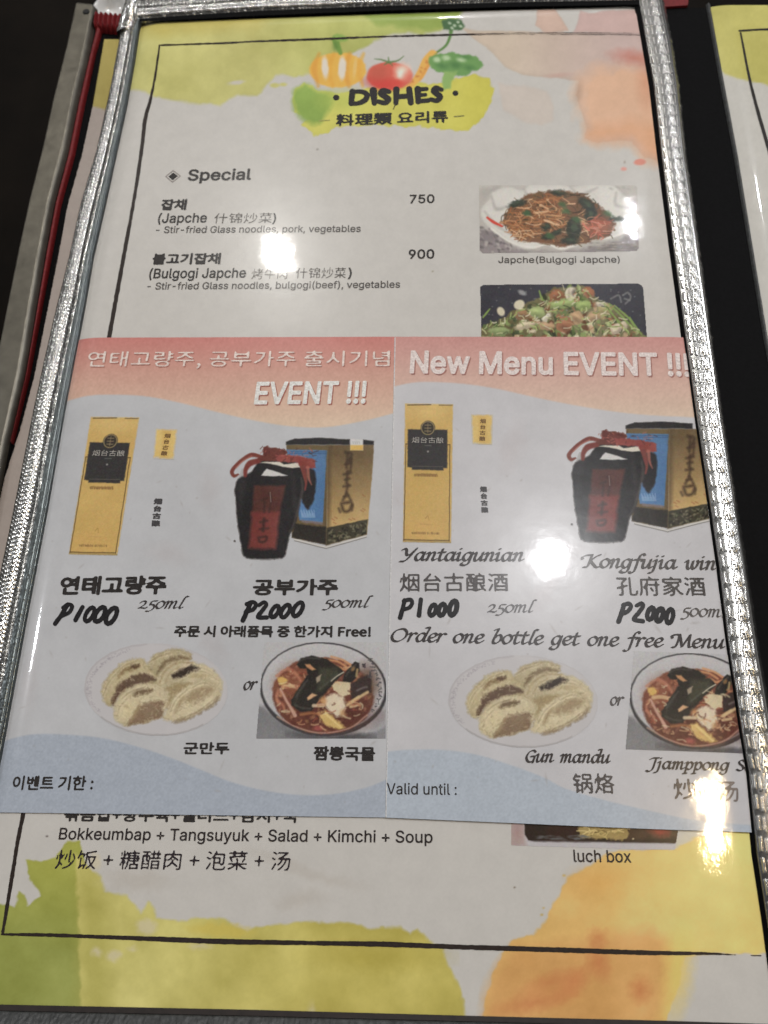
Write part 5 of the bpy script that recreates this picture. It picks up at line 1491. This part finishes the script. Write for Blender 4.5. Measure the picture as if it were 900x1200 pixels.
def soup(fn, par, z, seed):
    def q(*p): return [(290 + x / 5.294, 745 + y / 5.294) for x, y in p]
    c = sub(299, 454.5, 751, 868, .5, (168, 167, 168))
    c.poly([(296, 824), (340, 850), (380, 866), (440, 858), (460, 846), (460, 870), (296, 870)], (112, 112, 115), 2, 2, 5, mott=14)
    c.poly([(296, 826), (311, 828), (330, 850), (360, 872), (296, 872)], (118, 118, 120), 2.5, 1, 5, a=.8)
    c.poly([(440, 840), (456, 820), (456, 870), (430, 870)], (136, 135, 138), 4, 1, 5, a=.6); c.ell(388, 862, 44, 5, (62, 60, 62), 2, 3, a=.8)
    E1 = (378.8, 806.4); rot = 4
    c.ell(E1[0] + .3, E1[1] + 1.2, 74.6, 55, (48, 46, 48), rot, .8, .4, id=1)
    c.ell(E1[0], E1[1] - .7, 71.9, 51.6, (172, 170, 171), rot, .9, .4, id=1)
    c.ell(E1[0], E1[1] + 6.5, 66, 47, (152, 148, 148), rot, 6, a=.45)
    c.ell(378.5, 815, 59.5, 45, (106, 63, 50), rot, 1.2, 1.4, 6, id=2)
    c.ell(390, 838, 46, 18, (78, 44, 38), 0, 8, 3, a=.7); c.ell(345, 800, 20, 18, (140, 84, 58), 0, 10, 3, a=.6); c.ell(430, 800, 14, 22, (92, 66, 52), 0, 6, 2, a=.7)
    c.stroke([(325, 840), (350, 853), (378, 859), (410, 853), (430, 838)], 1.6, (186, 150, 130), 1, .7)
    r = rng(seed)
    for k in range(170):
        a = r.random() * 6.28; d = r.random() ** .5; x, y = 378.5 + 56 * d * math.cos(a), 815 + 42 * d * math.sin(a)
        cols = [(138, 90, 70), (116, 66, 54), (82, 46, 38), (168, 124, 94), (150, 106, 70)]
        c.ell(x, y, 1 + 3 * r.random(), .8 + 1.6 * r.random(), cols[r.integers(5)], r.random() * 180, .9, 1.2, 3, a=.55, seed=int(r.integers(900)))
    for p in ([(180, 250), (240, 210), (300, 240)], [(250, 200), (300, 230), (330, 280)], [(180, 400), (220, 430), (230, 470)], [(190, 340), (180, 380), (200, 430)]): c.stroke(q(*p), 3, (172, 112, 86), 1.2, .7)
    c.poly(q((186, 262), (220, 250), (250, 272), (240, 300), (200, 305)), (192, 154, 80), 1.4, 1.4, 4)
    c.stroke(q((220, 318), (270, 312), (320, 320)), 4.4, (186, 152, 112), 1, .9); c.stroke(q((205, 330), (240, 400), (270, 450), (295, 495)), [2.4, 3, 3.4, 4.4], (176, 136, 118), .9)
    for p in ([(500, 150), (560, 160), (610, 190)], [(520, 130), (590, 150), (640, 180)], [(480, 145), (530, 180), (580, 200)], [(560, 200), (600, 210), (640, 200)]): c.stroke(q(*p), 2.6, (186, 132, 88), 1, .85)
    mc = (46, 42, 38)
    c.poly(q((305, 182), (330, 138), (400, 122), (490, 145), (582, 205), (600, 225), (540, 290), (470, 370), (420, 440), (400, 466), (330, 472), (276, 430), (268, 402), (320, 320), (374, 240), (366, 205), (322, 204)), mc, 1, 1, 5, id=3, mott=8)
    c.poly(q((450, 200), (560, 200), (570, 230), (460, 350), (430, 350), (440, 280)), (66, 66, 52), 3, 1.5, 5, .8); c.stroke(q((350, 300), (300, 400), (300, 440)), 3, (62, 58, 54), 2, .6)
    c.poly(q((358, 178), (390, 176), (422, 210), (400, 216), (370, 196)), (172, 124, 84), 1, .8); c.poly(q((425, 260), (460, 240), (450, 280), (430, 292)), (168, 150, 128), 1, .8, a=.8)
    c.stroke(q((520, 280), (556, 250), (596, 226)), 1.3, (190, 182, 160), .8, .9)
    c.poly(q((370, 384), (400, 358), (430, 366), (400, 392), (376, 400)), (190, 150, 110), 1, .8)
    c.poly(q((588, 295), (598, 240), (625, 205), (668, 160), (694, 168), (694, 220), (672, 262), (640, 290), (600, 300)), (44, 41, 38), .9, .7, id=4); c.stroke(q((682, 210), (676, 250)), 2.6, (160, 136, 92), .9, .8); c.ell(*q((655, 205))[0], 2, 3, (120, 92, 60), 30, 1)
    c.poly(q((640, 300), (690, 268), (745, 240), (772, 275), (768, 350), (720, 360), (680, 392), (642, 386)), (58, 47, 44), 1.2, 1.4, 5, id=4, mott=10); c.stroke(q((680, 340), (720, 322), (740, 318)), 1.8, (120, 112, 110), 1.2, .7)
    c.poly(q((520, 310), (560, 280), (640, 290), (636, 360), (590, 384), (540, 340)), (184, 168, 134), 1.2, 2, 5, id=5, mott=30)
    c.poly(q((468, 410), (492, 376), (540, 358), (590, 380), (612, 440), (590, 495), (550, 500), (500, 462)), (194, 178, 152), 2, 2, 4, id=5, mott=26); c.ell(*q((470, 405))[0], 4, 5, (186, 134, 84), 0, 2, 1, a=.8); c.ell(*q((590, 480))[0], 3, 4, (176, 132, 84), 0, 2, a=.7)
    c.stroke(q((410, 434), (470, 432)), 4, (192, 170, 138), 1, .9)
    c.poly(q((436, 482), (480, 462), (520, 492), (605, 566), (570, 584), (530, 574), (470, 540)), (190, 158, 92), 1.6, 1.8, 4, id=6, mott=22); c.stroke(q((480, 480), (580, 570)), 1.6, (216, 192, 130), 1.2, .7)
    for p in ([(620, 430), (680, 390), (745, 350)], [(640, 440), (690, 430)], [(640, 415), (690, 380)]): c.stroke(q(*p), 3.4, (190, 162, 118), 1, .85)
    c.stroke(q((330, 490), (400, 480), (440, 486)), 3, (150, 98, 60), 1.2, .8); c.ell(*q((440, 575))[0], 6, 3, (162, 82, 76), 0, 1.5, 1, a=.7)
    for k in range(90):
        a = r.random() * 6.28; d = r.random() ** .6; x, y = 378.5 + 54 * d * math.cos(a), 815 + 40 * d * math.sin(a)
        b = r.random() * 3.1; l = 1.5 + 4 * r.random()
        if c.I[int((y - 751) / .5), int((x - 299) / .5)] in (2, 5, 6):
            c.stroke([(x - l * math.cos(b), y - l * .6 * math.sin(b)), (x + r.normal(), y + r.normal()), (x + l * math.cos(b + .5), y + l * .6 * math.sin(b + .5))], 1.0 + r.random(), [(178, 122, 84), (196, 160, 116), (146, 74, 54), (86, 48, 40), (190, 176, 140)][r.integers(5)], .9, .65)
    for p in ([(320, 160), (370, 140), (450, 142)], [(300, 380), (330, 330), (372, 276)], [(450, 330), (510, 280), (556, 236)], [(612, 250), (640, 205), (672, 178)], [(296, 430), (340, 448), (390, 452)]):
        c.stroke(q(*p), 1.4, (92, 90, 84), 1.3, .5)
    # marks along the rim
    for k in range(15):
        t = k / 14; x = 765 + 62 * math.sin(t * 2.1) - 60 * max(0, t - .7) * 2.2; y = 152 + 310 * t
        for m in range(3): c.stroke(q((x + 9 * r.normal(), y + 6 * r.normal()), (x + 9 * r.normal(), y + 6 * r.normal())), 1., (72, 70, 72), .6, .8, sm=False)
    for k in range(10): c.stroke(q((712 + 22 * r.random(), 172 + 28 * r.random()), (712 + 22 * r.random(), 172 + 28 * r.random())), 1., (60, 56, 56), .6, .8, sm=False)
    for k in range(10): c.stroke(q((745 + 30 * r.random(), 215 + 50 * r.random()), (745 + 30 * r.random(), 215 + 50 * r.random())), 1., (70, 66, 66), .6, .7, sm=False)
    c.grain(7, 1.3, seed, chroma=4)
    c.M = polysdf(c.X, c.Y, [(309.5, 752), (453.3, 752), (452.2, 866), (300, 866)]) < 0
    nm = {1: 'bowl_print', 2: 'broth_print', 3: 'mussel_print', 4: 'mussel_print', 5: 'squid_print', 6: 'noodle_print'}
    return c.emit('soup_picture', par, z, nm, fn)


soup(lambda X, Y: (X, Y), LL, ZP, 31)
soup(lambda X, Y: (814 + (X - 378.8) * 1.03, 820.5 + (Y - 806.4) * 1.02 + (X - 378.8) * .035), LR, ZPR, 37)
